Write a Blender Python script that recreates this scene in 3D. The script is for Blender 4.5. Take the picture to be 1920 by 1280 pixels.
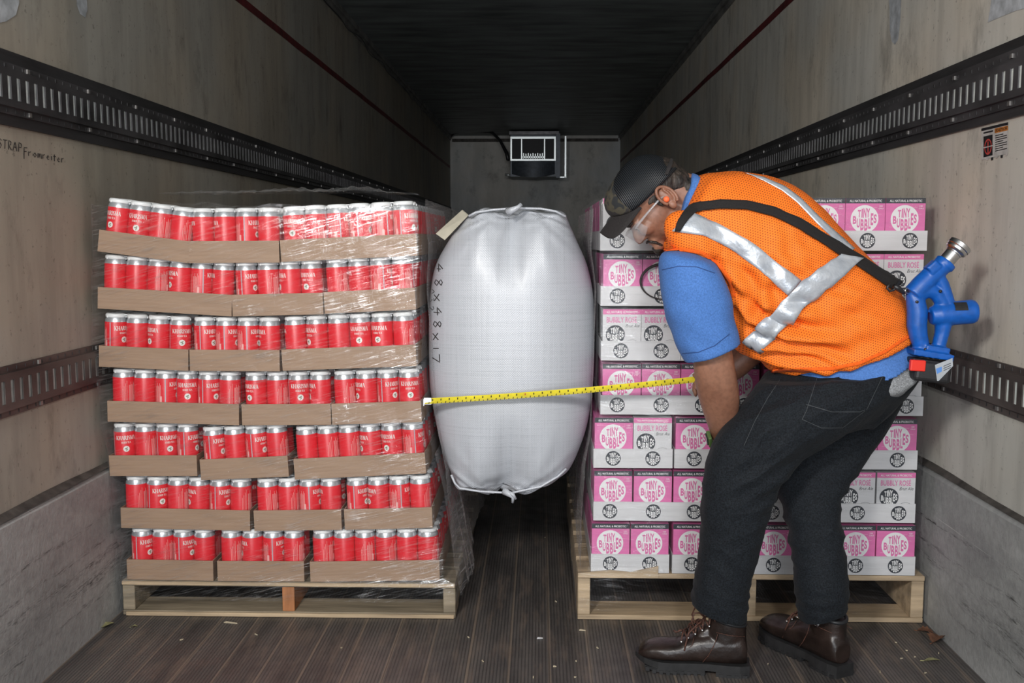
import bpy, bmesh, math, random
from mathutils import Vector, Matrix, noise
from mathutils.bvhtree import BVHTree
R = math.radians
for o in list(bpy.data.objects): bpy.data.objects.remove(o)
SC = bpy.context.scene
COL = SC.collection
random.seed(7)

# ------------------------------------------------------------------ camera
FPX = 1850.0
PITCH = math.atan(193/FPX); YAW = math.atan(51/FPX)
CAMZ = 1.17
cd = bpy.data.cameras.new('camera'); cam = bpy.data.objects.new('camera', cd); COL.objects.link(cam)
cam.location = (0, 0, CAMZ)
cam.rotation_euler = (math.pi/2 - PITCH, 0, YAW)
cd.sensor_width = 36; cd.lens = 36*FPX/1920; cd.clip_start = 0.02; cd.clip_end = 100
SC.camera = cam
CM = cam.rotation_euler.to_matrix()
CO = Vector((0, 0, CAMZ))
# ------------------------------------------------------------------ world, light, exposure
w = bpy.data.worlds.new('world'); SC.world = w; w.use_nodes = True
w.node_tree.nodes['Background'].inputs[0].default_value = (0.80, 0.88, 1.0, 1)
w.node_tree.nodes['Background'].inputs[1].default_value = 0.8
SC.view_settings.view_transform = 'Standard'; SC.view_settings.look = 'None'
SC.view_settings.gamma = 1; SC.view_settings.exposure = 0.0
SC.view_settings.use_curve_mapping = False
def area(name, loc, target, size, power, color=(1, 1, 1), size_y=None):
    l = bpy.data.lights.new(name, 'AREA'); l.energy = power; l.size = size; l.color = color
    if size_y: l.shape = 'RECTANGLE'; l.size_y = size_y
    o = bpy.data.objects.new(name, l); COL.objects.link(o); o.location = loc
    o.rotation_euler = (Vector(target)-Vector(loc)).to_track_quat('-Z', 'Y').to_euler()
    return o
area('key_softbox', (-0.95, -0.35, 2.05), (0.35, 3.1, 0.55), 0.36, 62, (1.0, 0.97, 0.93))
area('second_flash', (0.35, -0.55, 2.15), (0.0, 3.2, 0.5), 0.22, 24, (1.0, 0.98, 0.96))
area('rear_door_daylight', (0.0, -1.6, 1.4), (0, 3, 1.0), 2.3, 34, (0.88, 0.94, 1.0), 2.4)
sl = bpy.data.lights.new('bulkhead_fill', 'SUN'); sl.energy = 0.55; sl.angle = R(16); sl.color = (.95, .97, 1.0)  # added fill: near-level sun lamp, no falloff, to brighten the far bulkhead
so = bpy.data.objects.new('bulkhead_fill', sl); COL.objects.link(so); so.rotation_euler = Vector((.01, 1, -.035)).to_track_quat('-Z', 'Y').to_euler()

# ------------------------------------------------------------------ helpers
def ray(px, py):
    d = CM @ Vector(((px-960)/FPX, -(py-640)/FPX, -1))
    return d
def P(px, py, Y):
    d = ray(px, py); return CO + d*(Y/d.y)
def PX(px, py, X):
    d = ray(px, py); return CO + d*(X/d.x)
def PZ(px, py, Z):
    d = ray(px, py); return CO + d*((Z-CAMZ)/d.z)

def baked(o, dg=None):
    dg = dg or bpy.context.evaluated_depsgraph_get()
    return bpy.data.meshes.new_from_object(o.evaluated_get(dg))
class MB:
    def __init__(s): s.v = []; s.f = []; s.m = []; s.uv = None
    def add(s, vs, fs, mi=0):
        b = len(s.v); s.v += [Vector(p) for p in vs]
        s.f += [tuple(i+b for i in f) for f in fs]; s.m += [mi]*len(fs)
        return s
    def box(s, c, d, mi=0, rot=None):
        x, y, z = (k/2 for k in d)
        vs = [Vector(p) for p in ((-x,-y,-z),(x,-y,-z),(x,y,-z),(-x,y,-z),(-x,-y,z),(x,-y,z),(x,y,z),(-x,y,z))]
        if rot is not None: vs = [rot @ p for p in vs]
        vs = [p+Vector(c) for p in vs]
        return s.add(vs, [(0,3,2,1),(4,5,6,7),(0,1,5,4),(1,2,6,5),(2,3,7,6),(3,0,4,7)], mi)
    def b2(s, x0, x1, y0, y1, z0, z1, mi=0):
        return s.box(((x0+x1)/2,(y0+y1)/2,(z0+z1)/2), (abs(x1-x0),abs(y1-y0),abs(z1-z0)), mi)
    def tube(s, pts, r, n=10, mi=0, cap=True, flat=None):
        pts = [Vector(p) for p in pts]; N = len(pts)
        rs = r if isinstance(r, (list, tuple)) else [r]*N
        prev = None; vs = []
        for i, p in enumerate(pts):
            t = (pts[min(i+1, N-1)]-pts[max(i-1, 0)]).normalized()
            if prev is None:
                a = Vector((0,0,1)) if abs(t.z) < .9 else Vector((1,0,0))
                u = t.cross(a).normalized()
            else: u = (prev - t*prev.dot(t)).normalized()
            prev = u; w_ = t.cross(u)
            for k in range(n):
                a = 2*math.pi*k/n
                vs.append(p + (u*math.cos(a) + w_*math.sin(a)*(flat or 1))*rs[i])
        fs = [(i*n+k, i*n+(k+1) % n, (i+1)*n+(k+1) % n, (i+1)*n+k) for i in range(N-1) for k in range(n)]
        if cap: fs += [tuple(range(n))[::-1], tuple(range((N-1)*n, N*n))]
        return s.add(vs, fs, mi)
    def lathe(s, prof, n=32, mi=0, c=(0,0,0), M=None, mis=None):
        vs = []
        for r, z in prof:
            for k in range(n):
                a = 2*math.pi*k/n; vs.append(Vector((r*math.cos(a), r*math.sin(a), z)))
        if M is not None: vs = [M @ p for p in vs]
        vs = [p+Vector(c) for p in vs]
        for i in range(len(prof)-1):
            fs = [(i*n+k, i*n+(k+1) % n, (i+1)*n+(k+1) % n, (i+1)*n+k) for k in range(n)]
            b = len(s.v)-0
            if i == 0: s.v += vs; base = b
            s.f += [tuple(q+base for q in f) for f in fs]; s.m += [mis[i] if mis else mi]*len(fs)
        return s
    def ell(s, c, r, M=None, mi=0, nu=20, nv=12):
        prof = [(math.sin(math.pi*i/nv)*1.0, -math.cos(math.pi*i/nv)) for i in range(nv+1)]
        prof[0] = (1e-4, -1); prof[-1] = (1e-4, 1)
        S = Matrix.Diagonal(Vector(r)); T = (M @ S) if M is not None else S
        return s.lathe(prof, nu, mi, c, T)
    def build(s, name, mats, parent=None, smooth=False, angle=None):
        me = bpy.data.meshes.new(name); me.from_pydata([tuple(p) for p in s.v], [], s.f)
        if not isinstance(mats, (list, tuple)): mats = [mats]
        for m in mats: me.materials.append(m)
        me.polygons.foreach_set('material_index', s.m)
        if s.uv:
            ul = me.uv_layers.new(name='UVMap')
            for l in me.loops: ul.data[l.index].uv = s.uv[l.vertex_index]
        if smooth: me.polygons.foreach_set('use_smooth', [True]*len(me.polygons))
        if me.validate(): print('INVALID', name)
        me.update()
        if smooth and angle:
            try: me.set_sharp_from_angle(angle=R(angle))
            except Exception: pass
        o = bpy.data.objects.new(name, me); COL.objects.link(o)
        if parent: o.parent = parent
        return o
def tag(o, label=None, cat=None, group=None, kind=None):
    if label: o['label'] = label
    if cat: o['category'] = cat
    if group: o['group'] = group
    if kind: o['kind'] = kind
    return o
def empty(name, loc=(0,0,0), rot=(0,0,0)):
    o = bpy.data.objects.new(name, None); COL.objects.link(o); o.location = loc; o.rotation_euler = rot
    o.empty_display_size = .1
    return o
def rebase(o, root):
    """parent o (in world coordinates) to root, keeping its place"""
    o.parent = root; o.matrix_parent_inverse = Matrix.Identity(4)
    M = Matrix.LocRotScale(root.location, root.rotation_euler, None).inverted()
    o.data.transform(M @ Matrix.LocRotScale(o.location, o.rotation_euler, None))
    o.location = (0,0,0); o.rotation_euler = (0,0,0)
    return o
def copy_tree(o, parent=None):
    c = o.copy(); COL.objects.link(c); c.parent = parent
    for ch in o.children: copy_tree(ch, c)
    return c
def bevel(o, wd, seg=2):
    m = o.modifiers.new('b', 'BEVEL'); m.width = wd; m.segments = seg; m.limit_method = 'ANGLE'
    return o

# ------------------------------------------------------------------ materials
def lnk(nt, a, b): nt.links.new(a, b)
class NT:
    def __init__(s, name):
        s.m = bpy.data.materials.new(name); s.m.use_nodes = True; s.t = s.m.node_tree
        s.p = s.t.nodes['Principled BSDF']; s.out = s.t.nodes['Material Output']; s._c = None
    def n(s, typ, **kw):
        q = s.t.nodes.new(typ)
        for k, v in kw.items():
            if k in q.inputs.keys(): q.inputs[k].default_value = v
            else: setattr(q, k, v)
        return q
    def l(s, a, b): s.t.links.new(a, b)
    def coord(s, scale=(1,1,1), rot=(0,0,0), kind='Object', loc=(0,0,0)):
        if s._c is None: s._c = s.n('ShaderNodeTexCoord')
        mp = s.n('ShaderNodeMapping'); mp.inputs['Scale'].default_value = scale; mp.inputs['Rotation'].default_value = rot
        mp.inputs['Location'].default_value = loc
        s.l(s._c.outputs[kind], mp.inputs[0]); return mp.outputs[0]
    def noise(s, co, scale, detail=4, rough=.55):
        q = s.n('ShaderNodeTexNoise'); q.inputs['Scale'].default_value = scale
        q.inputs['Detail'].default_value = detail; q.inputs['Roughness'].default_value = rough
        s.l(co, q.inputs['Vector']); return q.outputs['Fac']
    def ramp(s, fac, stops):
        q = s.n('ShaderNodeValToRGB'); e = q.color_ramp.elements
        while len(e) < len(stops): e.new(.5)
        for i, (p, c) in enumerate(stops):
            e[i].position = p; e[i].color = (*c, 1) if isinstance(c, tuple) else (c, c, c, 1)
        s.l(fac, q.inputs[0]); return q.outputs[0]
    def mix(s, fac, a, b, mode='MIX'):
        q = s.n('ShaderNodeMix', data_type='RGBA', blend_type=mode)
        for i, v in ((0, fac), (6, a), (7, b)):
            if hasattr(v, 'is_output'): s.l(v, q.inputs[i])
            elif i: q.inputs[i].default_value = (*v, 1)
            else: q.inputs[i].default_value = v
        return q.outputs[2]
    def math(s, op, a, b=0.0):
        q = s.n('ShaderNodeMath', operation=op)
        for i, v in ((0, a), (1, b)):
            if hasattr(v, 'is_output'): s.l(v, q.inputs[i])
            else: q.inputs[i].default_value = v
        return q.outputs[0]
    def bump(s, h, strength=.3, dist=.002, to=None):
        q = s.n('ShaderNodeBump'); q.inputs['Strength'].default_value = strength; q.inputs['Distance'].default_value = dist
        s.l(h, q.inputs['Height']); s.l(q.outputs[0], (to or s.p).inputs['Normal']); return q
def mat(name, col, rough=.5, metal=0, nscale=None, namt=.15, bscale=None, bstr=.2, bdist=.001, stretch=(1,1,1), spec=None, sheen=0):
    t = NT(name); t.p.inputs['Roughness'].default_value = rough; t.p.inputs['Metallic'].default_value = metal
    t.p.inputs['Base Color'].default_value = (*col, 1)
    if spec is not None: t.p.inputs['Specular IOR Level'].default_value = spec
    if sheen: t.p.inputs['Sheen Weight'].default_value = sheen
    if nscale:
        co = t.coord(stretch); f = t.noise(co, nscale)
        d = tuple(max(0, c*(1-namt*2)) for c in col); b = tuple(min(1, c*(1+namt)) for c in col)
        t.l(t.ramp(f, [(.3, d), (.7, b)]), t.p.inputs['Base Color'])
    if bscale:
        co = t.coord(stretch); t.bump(t.noise(co, bscale, 3), bstr, bdist)
    return t.m

def wall_mat(name, base, mirror=1, dark=.0):
    t = NT(name); p = t.p; p.inputs['Roughness'].default_value = .62; p.inputs['Specular IOR Level'].default_value = .3
    c1 = t.coord((1, .5, .35)); c2 = t.coord((1, 1, 1)); c3 = t.coord((1, 2.5, .35)); c4 = t.coord((1, 1.6, .8))
    big = t.ramp(t.noise(c1, 2.2, 6, .6), [(.33, tuple(x*.78 for x in base)), (.62, base)])
    streak = t.ramp(t.noise(c3, 5, 5, .6), [(.36, .84), (.56, 1.0)])
    a = t.mix(1.0, big, streak, 'MULTIPLY')
    blot = t.ramp(t.noise(c4, 3.7, 7, .7), [(.55, 1.0), (.70, .50)])
    a = t.mix(.75, a, blot, 'MULTIPLY')
    speck = t.ramp(t.noise(c2, 55, 3, .7), [(.30, .35), (.37, 1.0)])
    a = t.mix(.6, a, speck, 'MULTIPLY')
    warm = t.ramp(t.noise(c2, 1.3, 3), [(.4, (1.0, .96, .88)), (.6, (.93, .96, .96))])
    a = t.mix(1.0, a, warm, 'MULTIPLY')
    t.l(a, p.inputs['Base Color'])
    t.bump(t.noise(c2, 160, 3), .25, .001)
    return t.m
def scuff_mat():
    t = NT('scuff_liner'); p = t.p; p.inputs['Roughness'].default_value = .6
    c = t.coord((1, .5, 1.3), (R(0), 0, 0)); c2 = t.coord((1, 1, 1)); c3 = t.coord((1, .35, 7), (R(-3), 0, 0), loc=(0, 0, .35))
    b = t.ramp(t.noise(c, 4.5, 7, .65), [(.3, (.24, .245, .245)), (.5, (.33, .335, .33)), (.72, (.42, .425, .42))])
    sx = t.n('ShaderNodeSeparateXYZ'); t.l(t.coord((1, 1, 1)), sx.inputs[0])
    wob = t.math('MULTIPLY', t.math('SUBTRACT', t.noise(t.coord((1, 1, .2)), 1.7, 4, .6), .5), .16)
    zz = t.math('ADD', sx.outputs[2], wob); acc = None
    brk = t.noise(t.coord((1, 7, 60)), 3.1, 6, .75); brk2 = t.noise(t.coord((1, 1.3, 3)), 2.1, 3)
    for z0, wd_ in ((.105, .012), (.165, .030), (.215, .020), (.262, .010), (.335, .008)):
        dd = t.math('ABSOLUTE', t.math('SUBTRACT', zz, z0))
        m_ = t.math('SUBTRACT', 1.0, t.math('DIVIDE', dd, wd_))
        m_ = t.math('MAXIMUM', m_, 0.0); acc = m_ if acc is None else t.math('ADD', acc, m_)
    st_ = t.math('MULTIPLY', t.math('MULTIPLY', acc, t.ramp(brk, [(.47, 0.0), (.60, 1.0)])), t.ramp(brk2, [(.40, .12), (.58, 1.0)]))
    a = t.mix(st_, b, (.035, .035, .035))
    fine = t.noise(t.coord((1, 3, 3)), 14, 8, .75)
    a = t.mix(.6, a, t.ramp(fine, [(.35, .70), (.62, 1.08)]), 'MULTIPLY')
    ws = t.ramp(t.noise(t.coord((1, .18, 20), (R(3), 0, 0), loc=(0, 3, 1)), 4, 4, .7), [(.66, 0.0), (.69, 1.0)])
    a = t.mix(t.math('MULTIPLY', ws, .55), a, (.75, .75, .73))
    t.l(a, p.inputs['Base Color']); t.bump(t.noise(c2, 45, 5, .7), .55, .004); return t.m
def floor_mat():
    t = NT('grooved_floor'); p = t.p
    co = t.coord((1, 1, 1)); sx = t.n('ShaderNodeSeparateXYZ'); t.l(co, sx.inputs[0]); x = sx.outputs[0]
    fr = t.math('FRACT', t.math('MULTIPLY', x, 1/.0095))
    groove = t.math('LESS_THAN', fr, .38)
    fr2 = t.math('FRACT', t.math('MULTIPLY', t.math('ADD', x, 5.013), 1/.112))
    seam = t.math('LESS_THAN', fr2, .075)
    n1 = t.noise(t.coord((1, .15, 1)), 9, 6, .65)
    n2 = t.noise(t.coord((60, .6, 1)), 1.5, 3)
    base = t.ramp(n1, [(.3, (.045, .041, .040)), (.55, (.10, .090, .084)), (.78, (.165, .145, .128))])
    lite = t.mix(t.math('MULTIPLY', n2, .9), base, (.27, .21, .155))
    a = t.mix(seam, base, lite)
    a = t.mix(t.math('MULTIPLY', groove, .55), a, (.022, .020, .020))
    br = t.noise(t.coord((9, 1.3, 1)), 3.2, 5)
    a = t.mix(t.ramp(br, [(.52, 0.0), (.70, .45)]), a, (.20, .15, .115))
    t.l(a, p.inputs['Base Color'])
    t.l(t.ramp(t.noise(co, 12, 4), [(.3, .38), (.7, .62)]), p.inputs['Roughness'])
    h = t.math('SUBTRACT', t.math('MULTIPLY', t.noise(t.coord((8, 1, 1)), 30, 3), .25), groove)
    t.bump(h, .55, .0015); return t.m
M = {}
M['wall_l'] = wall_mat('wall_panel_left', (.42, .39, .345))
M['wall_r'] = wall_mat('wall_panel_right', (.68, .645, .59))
M['back'] = wall_mat('bulkhead', (.50, .505, .51))
M['ceil'] = mat('ceiling_liner', (.22, .25, .255), .5, 0, 3, .3, 30, .3, .003, (.6, 2.5, 1))
M['scuff'] = scuff_mat(); M['floor'] = floor_mat()
M['trackdark'] = mat('track_backing', (.035, .034, .036), .6, 0, 9, .3, 40, .5, .002, (1, .2, 2))
M['track'] = mat('track_steel', (.115, .112, .118), .45, .55, 10, .3, 60, .2, .001, (1, .4, 1))
M['track_low'] = mat('track_steel_rusty', (.11, .092, .085), .55, .4, 8, .35, 60, .3, .001, (1, .4, 1))
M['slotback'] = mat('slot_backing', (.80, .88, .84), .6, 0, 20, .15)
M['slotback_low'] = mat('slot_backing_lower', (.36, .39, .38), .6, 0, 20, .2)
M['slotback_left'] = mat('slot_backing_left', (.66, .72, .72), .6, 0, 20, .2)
M['steel'] = mat('bright_steel', (.62, .62, .62), .28, 1, 40, .1)
M['bolt'] = mat('dull_bolt', (.26, .25, .24), .45, .6)
M['redstripe'] = mat('red_stripe', (.12, .012, .014), .6, 0, 12, .3)
M['trim'] = mat('ceiling_trim', (.24, .24, .23), .5, .2, 6, .25)
M['crack'] = mat('joint_dark', (.07, .062, .055), .8, 0, 20, .3, 30, .6, .003)
M['blackplastic'] = mat('black_plastic', (.018, .018, .02), .38, 0, 60, .2)
M['unit'] = mat('unit_paint', (.045, .055, .07), .4, .3, 20, .2)
M['unit_light'] = mat('unit_aluminium', (.62, .66, .66), .35, .7)
M['black'] = mat('black_ink', (.012, .012, .014), .6)
M['ink'] = mat('marker_ink', (.035, .03, .03), .7)

# ------------------------------------------------------------------ room shell
XL, XR, ZC, YB, YF = -1.341, 1.203, 2.70, 15.0, -1.4
def st(name, mb, m, **k):
    o = mb.build(name, m, **k); o['kind'] = 'structure'; return o
st('floor', MB().b2(XL-.05, XR+.05, YF, YB+.05, -.06, 0), M['floor'])
st('ceiling', MB().b2(XL-.05, XR+.05, YF, YB+.05, ZC, ZC+.05), M['ceil'])
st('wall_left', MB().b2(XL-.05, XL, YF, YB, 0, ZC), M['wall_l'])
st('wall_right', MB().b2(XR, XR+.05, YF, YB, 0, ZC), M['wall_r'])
st('wall_back', MB().b2(XL, XR, YB, YB+.05, 0, ZC), M['back'])
# scuff liners (slightly proud of the walls) and the joint above
mb = MB()
def rough_strip(mb, x0, sgn, z0, z1, sc=.009):
    ny = 160; vs = []; fs = []
    for i in range(ny+1):
        y = YF+.02 + (YB-.04-YF)*i/ny
        zt = z1 + .004*noise.noise(Vector((y*3, z1, 0)))
        for z, dx in ((z0, sc), (zt-.012, sc), (zt, sc*.35), (zt, 0)):
            vs.append((x0+sgn*dx, y, z))
    for i in range(ny):
        for k in range(3):
            q = (i*4+k, i*4+k+1, i*4+5+k, i*4+4+k); fs.append(q if sgn < 0 else q[::-1])
    mb.add(vs, fs)
rough_strip(mb, XL, 1, 0, .472, .026); st('baseboard_left', mb, M['scuff'])
mb = MB(); rough_strip(mb, XR, -1, 0, .471, .017); st('baseboard_right', mb, M['scuff'])
tn = [0]
def trim(mb, m, **k):
    tn[0] += 1; return st('trim_%d' % tn[0], mb, m, **k)
for x0, s in ((XL, 1), (XR, -1)):
    mb = MB(); n = 120; vs = []; fs = []
    for i in range(n+1):
        y = YF+.03+(YB-.06-YF)*i/n; k = .010+.008*noise.noise(Vector((y*2.2, s, 3)))
        vs += [(x0+s*(.0245 if s > 0 else .0155), y, .4745), (x0+s*.002, y, .476+k*1.1)]
    for i in range(n): fs.append((2*i, 2*i+1, 2*i+3, 2*i+2))
    mb.add(vs, fs); trim(mb, M['crack'])
def track(x0, s, zb, zt, ztop_band, zbot_band, slot0, slot1, mt, msb):
    mb = MB()
    if ztop_band: mb.b2(x0, x0+s*.010, YF+.02, YB-.02, zbot_band, ztop_band, 0)
    t0 = .010 if ztop_band else 0.001
    e = .004
    mb.b2(x0+s*t0, x0+s*(t0+.0115), YF+.02, YB-.02, slot0-.001, slot1+.001, 2)         # slot backing
    mb.b2(x0+s*t0, x0+s*(t0+.006), YF+.02, YB-.02, zb, slot0-.018, 1)              # flanges
    mb.b2(x0+s*t0, x0+s*(t0+.006), YF+.02, YB-.02, slot1+.018, zt, 1)
    h0, h1 = t0+.010, t0+.015
    mb.b2(x0+s*t0, x0+s*h1, YF+.02, YB-.02, slot0-.018, slot0, 1)                  # raised panel above and below the slots
    mb.b2(x0+s*t0, x0+s*h1, YF+.02, YB-.02, slot1, slot1+.018, 1)
    y = YF+.04
    while y < YB-.08:
        mb.b2(x0+s*h0, x0+s*h1, y, y+.0265, slot0, slot1, 1); y += .0431
    y = YF+.2
    while y < 9:
        for z in ((zb+slot0-.018)/2, (zt+slot1+.018)/2):
            for q in range(8): mb.box((x0+s*(t0+.0065), y+.043*q, z), (.0015, .004, .009), 0)
            mb.box((x0+s*(t0+.007), y-.02, z), (.006, .011, .011), 4)
        y += .345
    return trim(mb, [M['trackdark'], mt, msb, M['steel'], M['bolt']])
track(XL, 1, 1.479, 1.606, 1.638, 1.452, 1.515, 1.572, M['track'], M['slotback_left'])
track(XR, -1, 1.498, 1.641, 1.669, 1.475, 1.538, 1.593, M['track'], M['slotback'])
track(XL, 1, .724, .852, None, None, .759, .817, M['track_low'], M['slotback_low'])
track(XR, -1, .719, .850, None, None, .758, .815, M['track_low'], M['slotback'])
for x0, s, z in ((XL, 1, 2.232), (XR, -1, 2.31)):                                 # dark red lines high on the walls
    mb = MB(); vs = []; fs = []; n = 90
    for i in range(n+1):
        y = .8+(YB-.9)*i/n; k = .006*noise.noise(Vector((y*1.7, s, 0)))
        vs += [(x0+s*.002, y, z-.019+k), (x0+s*.002, y, z+.019+k)]
    for i in range(n): fs.append((2*i, 2*i+1, 2*i+3, 2*i+2))
    mb.add(vs, fs); trim(mb, M['redstripe'])
for x0, s in ((XL, 1), (XR, -1)):
    trim(MB().b2(x0, x0+s*.030, YF, YB, ZC-.040, ZC-.001).b2(x0, x0+s*.012, YF, YB, ZC-.07, ZC-.04), M['trim'])
trim(MB().b2(XL+.03, XR-.03, YB-.02, YB, ZC-.09, ZC-.045), M['crack'])
# wire running along the left ceiling edge
mb = MB(); pts = []
for i in range(90):
    y = 3.8+i*.12; pts.append((XL+.04+.012*math.sin(i*.9), y, ZC-.085-.03*abs(math.sin(i*.33))))
mb.tube(pts, .004, 6)
tag(mb.build('wire', M['blackplastic'], smooth=True), 'thin black wire sagging along the upper left ceiling edge', 'wire')

M['smear'] = mat('pale_smear', (.50, .53, .56), .5, 0, 25, .2)
def smear(pts, X, name='smear'):
    mb = MB(); q = [PX(x, y, X) for x, y in pts]; c = sum(q, Vector())/len(q)
    mb.add([c]+q, [(0, k+1, (k+1) % len(q)+1) for k in range(len(q))]); o = mb.build(name, M['smear']); return o
for pts, X, lb in (([(1666,-14),(1668,20),(1668,55),(1672,78),(1678,84),(1684,74),(1688,40),(1690,-14)], XR-.0012, 'pale grey vertical smear high on the right wall'),
                   ([(1860,-14),(1856,20),(1852,42),(1880,30),(1905,20),(1935,12),(1935,-14)], XR-.0012, 'pale grey patch at the upper corner of the right wall'),
                   ([(-15,-14),(-15,46),(12,40),(30,28),(36,5),(34,-14)], XL+.0012, 'pale grey patch at the upper corner of the left wall'),
                   ([(143,-14),(144,10),(150,26),(160,33),(164,18),(162,-14)], XL+.0012, 'small pale peeled spot on the upper left wall')):
    tag(smear(pts, X), lb, 'smear')
# ------------------------------------------------------------------ lettering
_gc = {}
def glyphs(s_, off=0.0, shear=0.0):
    k = (s_, off, shear)
    if k in _gc: return _gc[k]
    cu = bpy.data.curves.new('t', 'FONT'); cu.body = s_; cu.fill_mode = 'BOTH' if hasattr(cu, 'fill_mode') else cu.fill_mode
    cu.dimensions = '2D'; cu.size = 1; cu.offset = off; cu.shear = shear; cu.resolution_u = 3
    ob = bpy.data.objects.new('t', cu); COL.objects.link(ob)
    me = bpy.data.meshes.new_from_object(ob)
    vs = [Vector((v.co.x, v.co.y)) for v in me.vertices]; fs = [tuple(p.vertices) for p in me.polygons]
    bpy.data.objects.remove(ob); bpy.data.curves.remove(cu); bpy.data.meshes.remove(me)
    x0 = min(v.x for v in vs); x1 = max(v.x for v in vs); y0 = min(v.y for v in vs); y1 = max(v.y for v in vs)
    vs = [((v.x-x0)/(x1-x0), (v.y-y0)/(y1-y0)) for v in vs]
    _gc[k] = (vs, fs); return _gc[k]
def put_text(mb, s_, x0, x1, z0, z1, y, mi, off=.01, shear=0, face='-y'):
    vs, fs = glyphs(s_, off, shear)
    mb.add([(x0+(x1-x0)*a, y, z0+(z1-z0)*b) for a, b in vs], fs, mi)
LOGO = [('T',-.50,-.27,.66,.12),('I',-.23,-.14,.74,.10),('N',-.10,.12,.80,.08),('Y',.12,.38,.76,.12),('B',-.84,-.58,.22,-.36),
        ('U',-.55,-.32,.04,-.62),('B',-.28,-.04,.0,-.82),('B',.0,.24,.0,-.84),('L',.28,.46,.06,-.70),('E',.44,.63,.42,-.44),('S',.65,.87,.34,-.30)]
def disc(mb, cx, cz, r, y, mi, n=36, rz=None, a0=0, a1=2*math.pi):
    rz = rz or r
    vs = [(cx, y, cz)] + [(cx+r*math.cos(a0+(a1-a0)*k/n), y, cz+rz*math.sin(a0+(a1-a0)*k/n)) for k in range(n+1)]
    mb.add(vs, [(0, k+1, k+2) for k in range(n)], mi)
def logo(mb, cx, cz, r, y, mi_disc, mi_txt):
    disc(mb, cx, cz, r, y, mi_disc)
    for ch, x0, x1, zt, zb in LOGO:
        put_text(mb, ch, cx+x0*r, cx+x1*r, cz+zb*r, cz+zt*r, y-.0003, mi_txt, .035)
M['card_w'] = mat('white_card', (.62, .62, .63), .42, 0, 5, .05, None, stretch=(1, 1, 9))
M['card_p'] = mat('pink_card', (.70, .165, .40), .40, 0, 6, .07, None, stretch=(1, 1, 9))
M['pinktext'] = mat('pink_print', (.66, .15, .36), .45)
M['whiteprint'] = mat('white_print', (.76, .76, .76), .45)
M['navy'] = mat('charcoal_print', (.028, .032, .042), .45)
M['greyline'] = mat('grey_print_lines', (.52, .52, .53), .5)

# ------------------------------------------------------------------ pallets
M['wood'] = mat('pallet_pine', (.52, .39, .25), .65, 0, 6, .22, 40, .4, .002, (.5, 5, 5))
M['wood_old'] = mat('pallet_weathered', (.30, .245, .17), .7, 0, 6, .28, 40, .5, .002, (.5, 5, 5))
M['wood_or'] = mat('pallet_orange_block', (.42, .17, .065), .65, 0, 8, .2, 40, .4, .002, (5, 5, .6))
YS = 2.945                              # front plane of the loads
def board(x0, x1, y0, y1, z0, z1, m, root, name='deck_board', warp=0):
    mb = MB(); n = 12; vs = []
    for i in range(n+1):
        x = x0+(x1-x0)*i/n
        j = .002*noise.noise(Vector((x*9, y0*7, z0*40)))
        for y, z in ((y0+j, z0), (y1, z0), (y1, z1), (y0+j, z1)): vs.append((x, y, z + warp*math.sin(math.pi*i/n)))
    fs = [(i*4+k, i*4+4+k, i*4+4+(k+1) % 4, i*4+(k+1) % 4) for i in range(n) for k in range(4)]
    fs += [(0,1,2,3), (n*4+3, n*4+2, n*4+1, n*4)]
    mb.add(vs, fs); o = mb.build(name, m, root); rebase(o, root); bevel(o, .0015, 1); return o
def pallet(px0, px1, ytop, label, mats, or_mid=False):
    a = P(px0, 1153, YS); b = P(px1, 1153, YS); H = P((px0+px1)/2, ytop, YS).z
    x0, x1 = max(a.x, XL+.030), min(b.x, XR-.021)
    root = empty('wooden_pallet', ((x0+x1)/2, YS+.6, 0)); tag(root, label, 'pallet')
    L = 1.215; t = .016; wv, wo = mats
    for i, xc in enumerate((x0+.019, (x0+x1)/2, x1-.019)):
        m = M['wood_or'] if (or_mid and i == 1) else wv
        mb = MB(); mb.b2(xc-.019, xc+.019, YS+.002, YS+L-.002, t, H-t-.001)
        o = mb.build('stringer', m, root); rebase(o, root); bevel(o, .002, 1)
    ys = [0, .16, .30, .44, .58, .72, .86, 1.115]
    for i, y in enumerate(ys):
        wd = .13 if i in (0, 7) else .09
        board(x0, x1, YS+y, YS+y+wd, H-t, H, wv if i < 3 else wo, root)
    for i, y in enumerate((0, .55, 1.09)):
        board(x0, x1, YS+y, YS+y+.12, 0.001, t, wo if i else wo, root, 'bottom_board')
    return root, x0, x1, H
palL, plx0, plx1, HL = pallet(231, 854, 1091, 'weathered wooden pallet with an orange-brown middle block under the red cans', (M['wood_old'], M['wood_old']), True)
palR, prx0, prx1, HR = pallet(1083, 1731, 1077, 'pale pine pallet with a split front board under the pink and white cartons', (M['wood'], M['wood']))
# bright raw front edges of the left pallet, split lifted board of the right one
o = board(plx0+.001, plx1-.001, YS-.006, YS, HL-.012, HL-.001, M['wood'], palL, 'edge_strip')
o = board(plx0+.012, plx1-.004, YS-.008, YS, .001, .013, M['wood'], palL, 'edge_strip')
mb = MB(); pts = [(0, .0), (.10, .010), (.16, .004), (.24, .022), (.245, .024)]
vs = []; fs = []
for i, (dx, dz) in enumerate(pts):
    for y in (YS-.006, YS-.001): vs += [(prx0+dx, y, HR-.012), (prx0+dx, y, HR+.002+dz)]
for i in range(4):
    a = i*4; fs += [(a, a+1, a+5, a+4), (a+1, a+3, a+7, a+5), (a+3, a+2, a+6, a+7), (a+2, a, a+4, a+6)]
fs += [(0, 2, 3, 1), (16, 17, 19, 18)]
mb.add(vs, fs); rebase(mb.build('split_board', M['wood'], palR), palR)

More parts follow.
